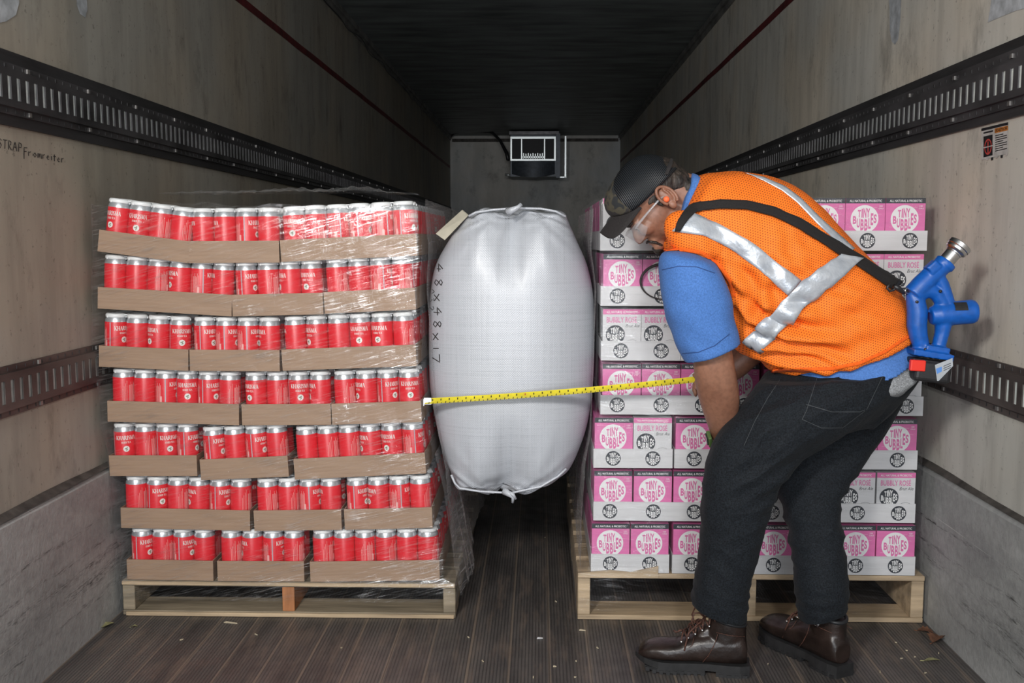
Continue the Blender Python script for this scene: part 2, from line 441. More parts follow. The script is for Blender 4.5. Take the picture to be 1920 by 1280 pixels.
# ------------------------------------------------------------------ cans
M['red'] = NT('red_can_print').m
t = NT('red_can'); t.p.inputs['Base Color'].default_value = (.72, .022, .035, 1); t.p.inputs['Roughness'].default_value = .36
t.p.inputs['Metallic'].default_value = .0; M['red'] = t.m
M['alu'] = mat('can_aluminium', (.52, .55, .58), .33, .6)
M['seal'] = mat('seal_print', (.80, .78, .74), .5); M['leafprint'] = mat('leaf_print', (.10, .16, .06), .6)
M['pale'] = mat('pale_red_print', (.85, .42, .40), .5); M['strip'] = mat('grey_strip_print', (.50, .38, .42), .4)
CR = .0325; CH = .152
SER = {  # serif capitals: list of quads (x0,y0,x1,y1,width)
 'K': [(.15,0,.15,1,.16),(.22,.45,.8,1,.06),(.3,.55,.82,0,.15),(0,0,.3,0,.05),(0,1,.3,1,.05),(.66,0,.98,0,.05),(.66,1,.92,1,.05)],
 'H': [(.15,0,.15,1,.16),(.8,0,.8,1,.16),(.15,.5,.8,.5,.06),(0,0,.3,0,.05),(0,1,.3,1,.05),(.65,0,.95,0,.05),(.65,1,.95,1,.05)],
 'A': [(.12,0,.45,1,.06),(.45,1,.8,0,.16),(.25,.33,.66,.33,.05),(0,0,.25,0,.05),(.64,0,.95,0,.05)],
 'R': [(.15,0,.15,1,.16),(.15,1,.5,.97,.06),(.5,.97,.66,.76,.14),(.66,.76,.48,.52,.12),(.48,.52,.15,.5,.06),(.42,.5,.8,0,.15),(0,0,.3,0,.05),(0,1,.2,1,.05),(.7,0,.95,0,.05)],
 'I': [(.15,0,.15,1,.16),(0,0,.3,0,.05),(0,1,.3,1,.05)],
 'S': [(.58,.8,.4,.97,.07),(.4,.97,.14,.86,.1),(.14,.86,.18,.62,.14),(.18,.62,.5,.4,.17),(.5,.4,.58,.18,.14),(.58,.18,.35,.02,.09),(.35,.02,.08,.2,.07)],
 'M': [(.12,0,.16,1,.06),(.16,1,.5,.05,.15),(.5,.05,.86,1,.06),(.88,0,.88,1,.16),(0,0,.25,0,.05),(.75,0,1.02,0,.05),(0,1,.2,1,.05),(.84,1,1.0,1,.05)],
 'D': [(.15,0,.15,1,.16),(.15,1,.45,.96,.06),(.45,.96,.7,.5,.16),(.7,.5,.45,.04,.16),(.45,.04,.15,0,.06)],
 'T': [(.4,0,.4,1,.16),(.02,1,.78,1,.07),(.25,0,.55,0,.05),(.04,.85,.04,1,.05),(.76,.85,.76,1,.05)],
 'E': [(.15,0,.15,1,.16),(.15,1,.6,1,.07),(.15,.5,.5,.5,.06),(.15,0,.62,0,.07)]}
ADV = {'I': .38, 'S': .74, 'M': 1.12, 'T': .86, 'E': .72, 'D': .86, ' ': .4, 'A': .98}
def serif(mb, s_, a_c, z0, h, R_, mi, asp=.8):
    """wrap a serif word on a cylinder, centred at label angle a_c (0 = front, to -y)"""
    wid = sum(ADV.get(c, 1.0) for c in s_)*h*asp; x = -wid/2
    for c in s_:
        for (xa, ya, xb, yb, wd) in SER.get(c, []):
            p = Vector((xa*h*asp, ya*h)); q = Vector((xb*h*asp, yb*h)); d = (q-p)
            nn = Vector((-d.y, d.x)).normalized()*wd*h*.5
            vs = []
            for r in (p-nn, q-nn, q+nn, p+nn):
                a = a_c+(x+r.x)/R_; vs.append((R_*math.sin(a), -R_*math.cos(a), z0+r.y))
            mb.add(vs, [(0,1,2,3)], mi)
        x += ADV.get(c, 1.0)*h*asp
def patch(mb, a0, a1, z0, z1, R_, mi):
    n = max(1, int(abs(a1-a0)/.12)); vs = []
    for i in range(n+1):
        a = a0+(a1-a0)*i/n; vs += [(R_*math.sin(a), -R_*math.cos(a), z0), (R_*math.sin(a), -R_*math.cos(a), z1)]
    mb.add(vs, [(2*i, 2*i+2, 2*i+3, 2*i+1) for i in range(n)], mi)
def make_can():
    mb = MB()
    mb.lathe([(.001,.003),(.022,.002),(.026,0),(.031,.006),(CR,.014),(CR,.131),(CR-.0006,.1325)], 36, 0, mis=[4,4,4,4,0,0])
    r1 = CR+.0003; r2 = CR+.0006
    serif(mb, 'KHARISMA', 0, .1075, .0125, r1, 1, .66)
    serif(mb, 'HARD TEA', 0, .0965, .0058, r1, 1, .72)
    vs = [(0, 0)]+[(.0092*math.cos(k*2*math.pi/20), .0092*math.sin(k*2*math.pi/20)) for k in range(20)]
    f = lambda x, z, r: (r*math.sin(x/r), -r*math.cos(x/r), z)
    mb.add([f(x, (.0795+z), r1) for x, z in vs], [(0, k+1, (k+1) % 20+1) for k in range(20)], 2)
    for (x, z, rx, rz, an) in ((-.0022,.001,.0036,.0012,.5),(.0018,.0025,.003,.0011,1.2),(.0015,-.002,.003,.001,-.6),(0,-.004,.0035,.0008,1.5)):
        pts = []
        for k in range(8):
            a = k*math.pi/4; u = rx*math.cos(a); v = rz*math.sin(a)
            pts.append(f(x+u*math.cos(an)-v*math.sin(an), (.0795+z)+u*math.sin(an)+v*math.cos(an), r2))
        mb.add(pts, [tuple(range(8))], 3)
    patch(mb, R(-77), R(-71), .016, .131, r1, 5)                   # grey strip
    for k in range(7): patch(mb, R(-98-k*5), R(-98-k*5-2.2), .022+.002*(k % 3), .112+.006*math.sin(k*2), r1, 6)
    patch(mb, R(-103), R(-92), .060, .078, r2, 6)
    for k in range(4): patch(mb, R(-140-k*7), R(-140-k*7-1.6), .03+.008*k, .122-.008*k, r1, 6)
    o = mb.build('tea_can', [M['red'], M['seal'], M['seal'], M['leafprint'], M['alu'], M['strip'], M['pale']], smooth=True, angle=50)
    mb = MB()
    mb.lathe([(CR-.0004,.132),(CR-.0007,.1345),(.0312,.1385),(.0285,.1455),(.0278,.1475),(.0284,.149),(.0276,CH),(.0258,CH),(.0246,.1455),(.001,.1450)], 36)
    mb.build('can_top', M['alu'], o, smooth=True, angle=60)
    return o
CAN = make_can()
M['carrier'] = mat('white_carrier_plastic', (.80, .82, .82), .4)
def make_carrier():
    mb = MB(); s = .0655/2
    for ix in (-1, 1):
        for iy in (-1, 1):
            c = (ix*s, iy*s, 0)
            mb.lathe([(.0295,-.006),(.0302,-.005),(.0302,.002),(.0270,.0052),(.0225,.0058),(.0210,.0045),(.0205,.001)], 28, 0, c)
            for q in range(3):
                a = q*2.1; mb.box((c[0]+.0302*math.cos(a), c[1]+.0302*math.sin(a), -.004), (.003,.003,.006), 0)
    for (x, y, dx, dy) in ((0,s,.012,.016),(0,-s,.012,.016),(s,0,.016,.012),(-s,0,.016,.012),(0,0,.03,.03)):
        mb.box((x, y, .0025), (dx, dy, .003), 0)
    return mb.build('can_carrier', M['carrier'], smooth=True, angle=45)
CARR = make_carrier()
# cardboard trays
t = NT('brown_cardboard'); p = t.p; p.inputs['Roughness'].default_value = .62
t.l(t.ramp(t.noise(t.coord((.6, 1, 14)), 9, 4), [(.3, (.285, .185, .118)), (.7, (.36, .24, .16))]), p.inputs['Base Color'])
t.bump(t.noise(t.coord((1, 1, 25)), 12, 2), .15, .001); M['card'] = t.m
TRH = .064
def tray_mesh(wd, dp, h, mats, name, skew=0, logos=None):
    mb = MB(); e = .003
    mb.b2(-wd/2, wd/2, 0, dp, 0, e, 0)
    mb.b2(-wd/2, wd/2, 0, e, e, h, 0); mb.b2(-wd/2, wd/2, dp-e, dp, e, h, 0)
    mb.b2(-wd/2, -wd/2+e, e, dp-e, e, h, 0); mb.b2(wd/2-e, wd/2, e, dp-e, e, h, 0)
    if logos:
        for x in logos: logo(mb, x, h*.5, .0228, -.0004, 1, 2)
        for k in range(9):
            z = .005+h*.95*random.random()*.95; x = random.uniform(-wd/2, wd/2*.3); mb.b2(x, min(wd/2-.002, x+random.uniform(.05, .2)), -.0002, 0, z, z+.0006, 3)
    return mb.build(name, mats)
LAYL = [ # seams, list of (n cans, (xl, ytl, ybl), (xr, ytr, ybr))
 [(4, (184,431,471), (351,449,493)), (4, (351,450,493), (526,453,492)), (6, (527,453,491), (783,439,479))],
 [(6, (183,537,578), (434,556,593)), (4, (435,553,593), (608,552,589)), (4, (609,552,588), (780,540,580))],
 [(4, (184,645,687), (354,652,695)), (4, (354,653,695), (527,653,696)), (6, (528,653,695), (783,647,686))],
 [(6, (198,748,790), (452,755,797)), (4, (452,755,797), (623,755,796)), (4, (623,755,796), (791,748,791))],
 [(4, (203,850,892), (373,849,892)), (4, (374,857,900), (545,851,893)), (6, (549,859,899), (803,847,887))],
 [(6, (221,948,989), (475,955,995)), (4, (475,955,995), (643,953,993)), (4, (644,953,993), (814,948,989))],
 [(4, (236,1045,1087), (403,1050,1090)), (4, (403,1050,1091), (576,1052,1092)), (6, (577,1052,1092), (830,1048,1089))]]
ROT = [
 [-20,5,175,185,-80,-72,75,-100,0,150,95,70,110,62],
 [-110,-120,165,-45,98,-85,62,170,-60,-22,172,-85,95,150],
 [66,-100,-35,28,65,78,82,-60,-95,-42,-110,0,-18,165],
 [178,-110,88,18,58,168,-25,175,20,-65,165,-50,48,12],
 [28,180,35,72,66,-110,62,190,-120,172,182,-55,-25,90],
 [190,46,182,-50,64,185,170,188,82,-88,66,-55,90,190],
 [62,185,66,-80,175,-65,82,170,172,-110,150,188,-115,190]]
ORD = ['first','second','third','fourth','fifth','sixth','seventh','eighth','ninth','tenth','eleventh','twelfth','thirteenth','fourteenth']
LN = ['top','second','third','middle','fifth','sixth','bottom']
def look(a):
    a = (a+180) % 360-180
    if abs(a) < 33: return 'round white seal showing'
    if -70 <= a <= -33: return 'end of name showing'
    if 33 <= a <= 72: return 'start of name showing'
    if 72 < a <= 115: return 'grey strip showing'
    if a < -70 and a > -135: return 'plain side showing'
    return 'fine print showing'
def solve_layer(lay):
    pass
cans_made = [0]; firstcan = [True]; firstcar = [True]
tray_cache = {}
can_used = False; carr_used = False
ZPREV = HL
layers_info = []
YO = [-.055, -.050, -.042, -.028, -.016, -.006, 0]
for li in range(6, -1, -1):
    lay = LAYL[li]; k = 0
    info = []
    for ti, (n, a, b) in enumerate(lay):
        A = P(a[0], a[2], YS+YO[li]); B = P(b[0], b[2], YS+YO[li])
        wd = (B-A).length-.0015; slope = math.atan2(B.z-A.z, B.x-A.x)
        c = (A+B)/2
        if li == 6: c.z = HL+.0015+abs(slope)*wd/2; 
        dp = .0655*6+.0085 if n == 4 else .0655*4+.0085
        key = (n,)
        reps = 3 if n == 4 else 4
        for r_ in range(reps):
            if key not in tray_cache:
                o = tray_mesh(n*.0655+.0085, dp, TRH, [M['card']], 'cardboard_tray'); tray_cache[key] = o
            else:
                o = copy_tree(tray_cache[key])
            o.location = (c.x, c.y+r_*(dp+.002), c.z); o.rotation_euler = (0, -slope, 0)
            sx = wd/(n*.0655+.0085)
            side = ('left', 'centre', 'right')[ti]
            where = 'at the front' if r_ == 0 else ('second row from front' if r_ == 1 else ('third row from front' if r_ == 2 else 'rearmost row'))
            tag(o, 'brown cardboard tray of red cans, %s, %s layer, %s' % (side, LN[li], where), 'tray', 'cardboard trays of the red cans')
        # cans
        RM = Matrix.Rotation(-slope, 3, 'Y')
        full = .0655
        for q in range(n):
            idx = k+q
            for row in range(2 if True else 1):
                off = Vector(((q-(n-1)/2)*min(full, (wd-.0085)/n), .0035+CR+.0008+row*full, .0032))
                loc = c + RM @ off
                o = CAN if not can_used else copy_tree(CAN)
                can_used = True
                if row == 0: ang = ROT[li][idx]; 
                else: ang = random.uniform(-180, 180)
                o.location = loc; o.rotation_euler = Matrix((RM @ Matrix.Rotation(R(ang), 3, 'Z'))).to_euler()
                if row == 0:
                    tag(o, 'red tea can, %s from left, front row, %s layer, %s' % (ORD[idx], LN[li], look(ang)), 'can', 'red tea cans on the left pallet')
                else:
                    tag(o, 'red tea can behind the %s front can from left, %s layer' % (ORD[idx], LN[li]), 'can', 'red tea cans on the left pallet')
                cans_made[0] += 1
        for q in range(0, n, 2):
            off = Vector(((q+.5-(n-1)/2)*min(full, (wd-.0085)/n), .0035+CR+.0008+full/2, .0032+CH))
            o = CARR if not carr_used else copy_tree(CARR); carr_used = True
            o.location = c + RM @ off; o.rotation_euler = (0, -slope, 0)
            tag(o, 'white plastic can carrier over %s and %s red cans, %s layer' % (ORD[k+q], ORD[k+q+1], LN[li]), 'can carrier', 'white carriers on the red cans')
        # right-hand side column
        if ti == 2:
            nd = 15
            per = 6 if n == 4 else 4
            for j in range(2, nd):
                tr = j//per; 
                y = .0035+CR+.0008 + tr*(dp+.002) + (j % per)*full
                off = Vector((((n-1)-(n-1)/2)*min(full, (wd-.0085)/n), y, .0032))
                if tr >= reps: continue
                o = copy_tree(CAN); o.location = c + RM @ off
                o.rotation_euler = Matrix((RM @ Matrix.Rotation(random.uniform(-3, 3), 3, 'Z'))).to_euler()
                tag(o, 'red tea can, %s from the front along right side, %s layer' % (ORD[j] if j < 14 else 'fifteenth', LN[li]), 'can', 'red tea cans on the left pallet')
                cans_made[0] += 1
        k += n
    layers_info.append(li)

# ------------------------------------------------------------------ pink and white cartons
CW, CD, CHH = .1150, .185, .150
def make_carton(kind):
    mb = MB(); mb.b2(-CW/2, CW/2, 0, CD, 0, CHH, 0)
    y = -.0004; T = CHH
    if kind == 'P':
        mb.b2(-CW/2, CW/2, y, 0, T-.0155, T, 2)
        logo(mb, -.002, T-.061, .0405, y, 1, 3)
        put_text(mb, 'ALL NATURAL & PROBIOTIC', -.047, .047, T-.0115, T-.005, y-.0003, 1, .012)
        put_text(mb, '120', .040, .049, T-.026, T-.0215, y-.0003, 1, .01); put_text(mb, 'CALS', .038, .052, T-.0325, T-.0285, y-.0003, 1, .01)
        mats = [M['card_p'], M['whiteprint'], M['navy'], M['pinktext']]
    else:
        mb.b2(-CW/2, CW/2, y, 0, T-.0155, T, 3)
        put_text(mb, 'ALL NATURAL & PROBIOTIC', -.047, .047, T-.0115, T-.005, y-.0003, 1, .012)
        put_text(mb, 'BUBBLY ROS\u00c9', -.046, .044, T-.040, T-.019, y-.0003, 3, .012)
        put_text(mb, 'Brut Ale', .010, .052, T-.054, T-.044, y-.0003, 2, -.005, .35)
        mb.b2(.020, .046, y-.0003, y, T-.0585, T-.0577, 4)
        logo(mb, -.020, T-.076, .0285, y, 2, 1)
        for k in range(24):
            a0 = math.pi*k/24; a1 = math.pi*(k+1)/24; c = (.030, T-.110)
            mb.add([(c[0]+r*math.cos(a), y-.0003, c[1]+r*.85*math.sin(a)) for r, a in ((.0225,a0),(.0225,a1),(.0217,a1),(.0217,a0))], [(0,1,2,3)], 2)
        for k in range(3): mb.b2(.022-k*.002, .038+k*.002, y-.0003, y, T-.0975-k*.0032, T-.0965-k*.0032, 4)
        mats = [M['card_w'], M['whiteprint'], M['navy'], M['pinktext'], M['greyline']]
    for k in range(6):
        z = random.uniform(.05, .13); x = random.uniform(-CW/2, 0); mb.b2(x, x+random.uniform(.03, .058), -.0002, 0, z, z+.0004, 1 if kind == 'P' else 4)
    return mb.build('drink_carton', mats)
CP = {'P': make_carton('P'), 'R': make_carton('R')}; CPused = {'P': False, 'R': False}
TYP = ['RRPPPPPP', 'PPPRRRRR', 'RRRPPRRR', 'PPPPPPRR', 'PRPPRPPP', 'PPPPRRRR', 'PPPPPPPP']
# per layer: carton left px, carton right px, carton top px (left,right), tray left,right, tray top, tray bottom (left), (right), n trays
LAYR = [(1128,1726,375,371, 1126,1737, 434,473, 433,472, 2),
        (1132,1727,479,475, 1127,1733, 541,576, 540,575, 2),
        (1128,1722,579,578, 1127,1728, 640,677, 640,677, 4),
        (1128,1722,680,680, 1125,1731, 742,777, 740,777, 2),
        (1118,1714,778,780, 1111,1721, 840,877, 842,878, 4),
        (1112,1717,879,878, 1109,1719, 940,974, 941,978, 2),
        (1110,1712,978,979, 1105,1718, 1040,1069, 1043,1076, 4)]
tcache = {}
for li in range(6, -1, -1):
    cl, cr, ctl, ctr, tl, tr_, ttl, tbl, ttr, tbr, nt = LAYR[li]
    A = P(tl, tbl, YS); B = P(tr_, tbr, YS); zb = (A.z+B.z)/2
    if li == 6: zb = HR+.002
    else: zb = (P(tl, tbl, YS).z+P(tr_, tbr, YS).z)/2
    pitch = .1640
    zb = HR+.002+(6-li)*pitch
    x0, x1 = A.x, B.x; wt = (x1-x0)/nt-.001
    per = 8//nt
    key = (nt,)
    dpt = CD*2+.010 if nt == 4 else CD+.010
    rows = 3 if nt == 4 else 6
    th = .0585
    for i in range(nt):
        for r_ in range(rows):
            if key not in tcache:
                W_ = (.964)/nt-.002
                lg = [-.060, .060] if per == 2 else [-.190, -.058, .066, .190]
                o = tray_mesh(W_, dpt, th, [M['card_w'], M['navy'], M['whiteprint'], M['greyline']], 'carton_tray', logos=lg); tcache[key] = o
            else: o = copy_tree(tcache[key])
            o.location = (x0+(i+.5)*(x1-x0)/nt, YS+r_*(dpt+.001), zb)
            side = (['left', 'right'] if nt == 2 else ['leftmost', 'second', 'third', 'rightmost'])[i]
            where = 'at the front' if r_ == 0 else '%s from the front' % ORD[r_]
            tag(o, 'white printed carton tray, %s, %s layer, %s' % (side, LN[li], where), 'tray', 'white trays of the cartons')
    ca = P(cl, (ctl+ttl)/2, YS).x; cb = P(cr, (ctr+ttr)/2, YS).x
    step = (cb-ca)/8
    def place(kind, x, y, label):
        o = CP[kind] if not CPused[kind] else copy_tree(CP[kind]); CPused[kind] = True
        o.location = (x, y, zb+.0035); o.rotation_euler = (0, 0, 0)
        tag(o, label, 'carton', 'pink and white drink cartons on the right pallet')
    for i in range(8):
        kind = TYP[li][i]
        nm = 'pink carton, white round logo' if kind == 'P' else 'white carton, black round logo'
        pos = ORD[i]+' from the left' if i < 7 else 'last on the right'
        xx = ca+(i+.5)*step
        tc = x0+(i//per+.5)*(x1-x0)/nt; xx = tc+(i % per-(per-1)/2)*min(step, (wt-.009)/per)
        lo = x0+(i//per)*(x1-x0)/nt+.0035+CW/2+.0015; hi = x0+(i//per+1)*(x1-x0)/nt-.0035-CW/2-.0015
        place(kind, xx, YS+.0036, '%s, %s, front row, %s layer' % (nm, pos, LN[li]))
    for j in range(1, 6):
        kind = 'P' if (li+j) % 3 else 'R'
        nm = 'pink carton' if kind == 'P' else 'white carton'
        yy = YS+.0036+j*(CD+.0115) if nt == 2 else YS+.0036+(j//2)*(dpt+.001)+(j % 2)*(CD+.0005)
        place(kind, x0+.5*(x1-x0)/nt-(per-1)/2*min(step, (wt-.009)/per), yy, '%s, %s from front along left side, %s layer' % (nm, ORD[j], LN[li]))

# ------------------------------------------------------------------ stretch film
def film_mat(name, base_a, glint, tint=(.85, .87, .88), rot=(0, 0, 0), haze=.05, rough=.07):
    t = NT(name); nt = t.t; nt.nodes.remove(t.p)
    tr = t.n('ShaderNodeBsdfTransparent'); tr.inputs[0].default_value = (.97, .97, .97, 1)
    gl = t.n('ShaderNodeBsdfAnisotropic') if False else t.n('ShaderNodeBsdfGlossy'); gl.inputs['Color'].default_value = (1, 1, 1, 1); gl.inputs['Roughness'].default_value = rough
    df = t.n('ShaderNodeBsdfDiffuse'); df.inputs[0].default_value = (*tint, 1)
    co = t.coord((1, 1, 1), rot); mp = t.n('ShaderNodeMapping'); mp.inputs['Scale'].default_value = (3.0, 3.0, 42); t.l(co, mp.inputs[0])
    st_ = t.noise(mp.outputs[0], 3.0, 5, .6)
    mp2 = t.n('ShaderNodeMapping'); mp2.inputs['Scale'].default_value = (7, 7, 120); t.l(co, mp2.inputs[0])
    st2 = t.noise(mp2.outputs[0], 2.4, 3, .6)
    blot = t.noise(t.coord((1, 1, 1.4)), 5.5, 4, .6)
    big = t.noise(t.coord((1, 1, 1)), 11, 4, .6)
    h = t.math('ADD', t.math('MULTIPLY', st_, 1.0), t.math('MULTIPLY', st2, .35))
    h = t.math('ADD', h, t.math('MULTIPLY', big, 2.2))
    bp = t.n('ShaderNodeBump'); bp.inputs['Strength'].default_value = 1.0; bp.inputs['Distance'].default_value = .0016
    t.l(h, bp.inputs['Height']); t.l(bp.outputs[0], gl.inputs['Normal'])
    lw = t.n('ShaderNodeLayerWeight'); lw.inputs['Blend'].default_value = .5
    fc = t.math('POWER', lw.outputs['Facing'], 2.5)
    mask = t.ramp(blot, [(.44, .10), (.62, 1.0)])
    line = t.ramp(t.math('ADD', t.math('MULTIPLY', st2, .6), t.math('MULTIPLY', st_, .4)), [(.50, .06), (.60, 1.0)])
    gfac = t.math('MULTIPLY', t.math('MULTIPLY', mask, line), glint)
    gfac = t.math('ADD', t.math('MULTIPLY', fc, .10), gfac)
    gfac = t.math('ADD', gfac, .012)
    hz = t.ramp(st2, [(.50, 0.0), (.75, 1.0)])
    hfac = t.math('ADD', t.math('MULTIPLY', hz, haze*2.0), t.math('MULTIPLY', fc, base_a))
    hfac = t.math('ADD', hfac, haze*.12)
    m1 = t.n('ShaderNodeMixShader'); t.l(gfac, m1.inputs[0]); t.l(tr.outputs[0], m1.inputs[1]); t.l(gl.outputs[0], m1.inputs[2])
    m2 = t.n('ShaderNodeMixShader'); t.l(hfac, m2.inputs[0]); t.l(m1.outputs[0], m2.inputs[1]); t.l(df.outputs[0], m2.inputs[2])
    t.l(m2.outputs[0], t.out.inputs['Surface']); return t.m
M['film'] = film_mat('stretch_film', .10, .28, rot=(0, R(14), 0), haze=.022)
M['film_milky'] = film_mat('gathered_film', .35, .35, tint=(.62, .60, .60), rot=(0, R(35), 0), haze=.14)
M['film2'] = film_mat('stretch_film_right', .10, .09, tint=(.72, .70, .72), rot=(0, R(-6), 0), haze=.010)
def film_ring(rows, name, m, label, seed=0, amp=.004, top_crumple=0):
    """rows: (z, x0, x1, y0, y1, bulge)"""
    mb = MB(); nx, ny = 90, 60; vs = []
    def ringpts(x0, x1, y0, y1, cr=.015):
        pts = []
        for i in range(nx): pts.append((x0+(x1-x0)*i/nx, y0, 0, -1))
        for i in range(ny): pts.append((x1, y0+(y1-y0)*i/ny, 1, 0))
        for i in range(nx): pts.append((x1-(x1-x0)*i/nx, y1, 0, 1))
        for i in range(ny): pts.append((x0, y1-(y1-y0)*i/ny, -1, 0))
        return pts
    dense = []
    for i in range(len(rows)-1):
        a, b = rows[i], rows[i+1]; n = max(2, int(abs(b[0]-a[0])/.012))
        for k in range(n): s = k/n; dense.append([a[j]+(b[j]-a[j])*s for j in range(5)])
    dense.append(list(rows[-1]))
    for z, x0, x1, y0, y1 in dense:
        for (x, y, ux, uy) in ringpts(x0, x1, y0, y1):
            q = noise.noise(Vector((x*9+seed, y*9, z*26+x*6)))*amp*.6 + noise.noise(Vector((x*30, y*30+seed, z*90+x*22)))*amp*.25
            if ux: q *= 2.2
            q = max(q, 0) + .0005
            zz = z
            if z == dense[-1][0] and top_crumple: zz += top_crumple*max(0, noise.noise(Vector((x*6+seed, y*6, 9))))*2
            xx_ = min(max(x+ux*q, XL+(.001 if zz > .473 else .0272)), XR-.018); vs.append((xx_, y+uy*q, zz))
    n = 2*(nx+ny); nr = len(dense)
    fs = [(i*n+k, i*n+(k+1) % n, (i+1)*n+(k+1) % n, (i+1)*n+k) for i in range(nr-1) for k in range(n)]
    mb.add(vs, fs); o = mb.build(name, m, smooth=True); tag(o, label, 'stretch wrap'); return o
rows = [(.055, plx0-.003, plx1+.004, YS-.014, YS+1.25), (HL+.004, plx0-.003, plx1+.005, YS-.014, YS+1.25)]
for li in range(6, -1, -1):
    lay = LAYL[li]; L_ = lay[0][1]; R_ = lay[-1][2]
    a = P(L_[0], L_[2], YS+YO[li]); b = P(R_[0], R_[2], YS+YO[li]); z = (a.z+b.z)/2; yo = YS+YO[li]
    if li == 6: z = HL+.034
    xm = max(a.x-.012, XL+.003) if z > .46 else max(a.x-.012, XL+.0275)
    rows.append((z-.016, xm, b.x+.011, yo-.010, YS+1.29))
    rows.append((z+TRH+.014, xm, b.x+.011, yo-.010, YS+1.29))

zt = rows[-1][0]; x0r, x1r = rows[-1][1], rows[-1][2]
rows.append((zt+.060, x0r, x1r, YS+YO[0]-.008, YS+1.265))
filmL = film_ring(rows, 'stretch_film', M['film'], 'clear glossy stretch film wrapped around the red can load', 3, .005, .02)
# crumpled film gathered on top of the red load and pulled out at its right side
mb = MB(); nx, ny = 110, 10; vs = []; fs = []
for j in range(ny+1):
    for i in range(nx+1):
        x = x0r+.18+(x1r-.02-x0r-.18)*i/nx; y = YS+YO[0]+.005+.16*j/ny
        h = .006+.020*max(0, noise.noise(Vector((x*7, 3.3, 1)))+.25)+.010*noise.noise(Vector((x*40, y*40, 2)))+.005*noise.noise(Vector((x*90, y*90, 5)))
        h *= math.sin(math.pi*(j+.4)/(ny+.8))**.5 * min(1, 6*i/nx+.1)*min(1, 5*(nx-i)/nx+.1)
        vs.append((x, y, zt+.098+h))
for j in range(ny):
    for i in range(nx): a = j*(nx+1)+i; fs.append((a, a+1, a+nx+2, a+nx+1))
mb.add(vs, fs); rebase(mb.build('crumpled_top', M['film'], filmL, smooth=True), filmL)
mb = MB(); vs = []; fs = []; nu, nv = 26, 60                       # loose skirt between the stack side and the floor
top = [P(812, 850, YS+.02), P(838, 800, YS+.5), P(850, 790, YS+1.1)]
bot = [P(858, 1120, YS+.01), P(884, 1060, YS+.10), P(880, 1000, YS+.45), P(905, 935, YS+1.0)]
def bez(pts, s):
    n = len(pts)-1; k = min(int(s*n), n-1); f_ = s*n-k; return pts[k].lerp(pts[k+1], f_)
for j in range(nv+1):
    s = j/nv; A = bez(top, s); B = bez(bot, s)
    for i in range(nu+1):
        q = i/nu; p_ = A.lerp(B, q); f_ = .012*noise.noise(Vector((s*22, q*1.2, 2)))+.005*noise.noise(Vector((s*60, q*3, 6)))
        f_ *= min(1, q*4)
        vs.append((p_.x+.006+abs(f_)*1.2, p_.y, max(.004, p_.z)))
for j in range(nv):
    for i in range(nu): a = j*(nu+1)+i; fs.append((a, a+1, a+nu+2, a+nu+1))
mb.add(vs, fs); rebase(mb.build('loose_skirt', M['film_milky'], filmL, smooth=True), filmL)
rows = [(.03, prx0-.004, prx1+.004, YS-.014, YS+1.25), (HR+.004, prx0-.004, prx1+.004, YS-.014, YS+1.25)]
for li in range(6, -1, -1):
    cl, cr, ctl, ctr, tl, tr_, ttl, tbl, ttr, tbr, nt = LAYR[li]
    a = P(tl, tbl, YS).x; b = P(tr_, tbr, YS).x; zb = HR+.002+(6-li)*.164
    if li == 6: zb += .012
    rows.append((zb-.004, a-.010, b+.008, YS-.008, YS+1.27)); rows.append((zb+.062, a-.010, b+.008, YS-.008, YS+1.27))
rows.append((HR+.002+6*.164+.156, a-.004, b+.004, YS-.007, YS+1.25))
filmR = film_ring(rows, 'stretch_film', M['film2'], 'clear stretch film wrapped around the pink and white cartons', 11, .003, .01)
# hazy folds of film at the inner sides of both loads
mb = MB()
def folds(mb, x, ysgn_x, z0, z1, n, y0, y1, amp):
    nu, nv = 50, 60; vs = []; fs = []
    for j in range(nv+1):
        y = y0+(y1-y0)*j/nv
        for i in range(nu+1):
            z = z0+(z1-z0)*i/nu
            sq = min(1, max(0, (abs(z-.80)-.22)/.12)); off_ = sq
            f_ = amp*sq*(.5+.5*noise.noise(Vector((y*16+z*9, z*5, n))))+.25*amp*noise.noise(Vector((y*50+z*30, z*9, n+4)))
            vs.append((x(z)+ysgn_x*max(.001, f_), y, z))
    for j in range(nv):
        for i in range(nu): a = j*(nu+1)+i; fs.append((a, a+1, a+nu+2, a+nu+1))
    mb.add(vs, fs)
aL = P(783, 470, YS).x; bL = P(830, 1060, YS).x; zA = P(783, 470, YS).z; zB = P(830, 1060, YS).z
sqz = lambda z: min(1, max(0, (abs(z-.80)-.22)/.12))
folds(mb, lambda z: bL+(aL-bL)*(z-zB)/(zA-zB)+.013+.012*sqz(z), 1, .2, zt+.082, 1, YS+.03, YS+1.2, .012)
rebase(mb.build('side_folds', M['film_milky'], filmL, smooth=True), filmL)
mb = MB()
aR = P(1127, 470, YS).x; bR = P(1105, 1060, YS).x
folds(mb, lambda z: bR+(aR-bR)*(z-zB)/(zA-zB)-.008-.012*sqz(z), -1, .16, 1.26, 2, YS+.02, YS+1.2, .012)
rebase(mb.build('side_folds', M['film_milky'], filmR, smooth=True), filmR)

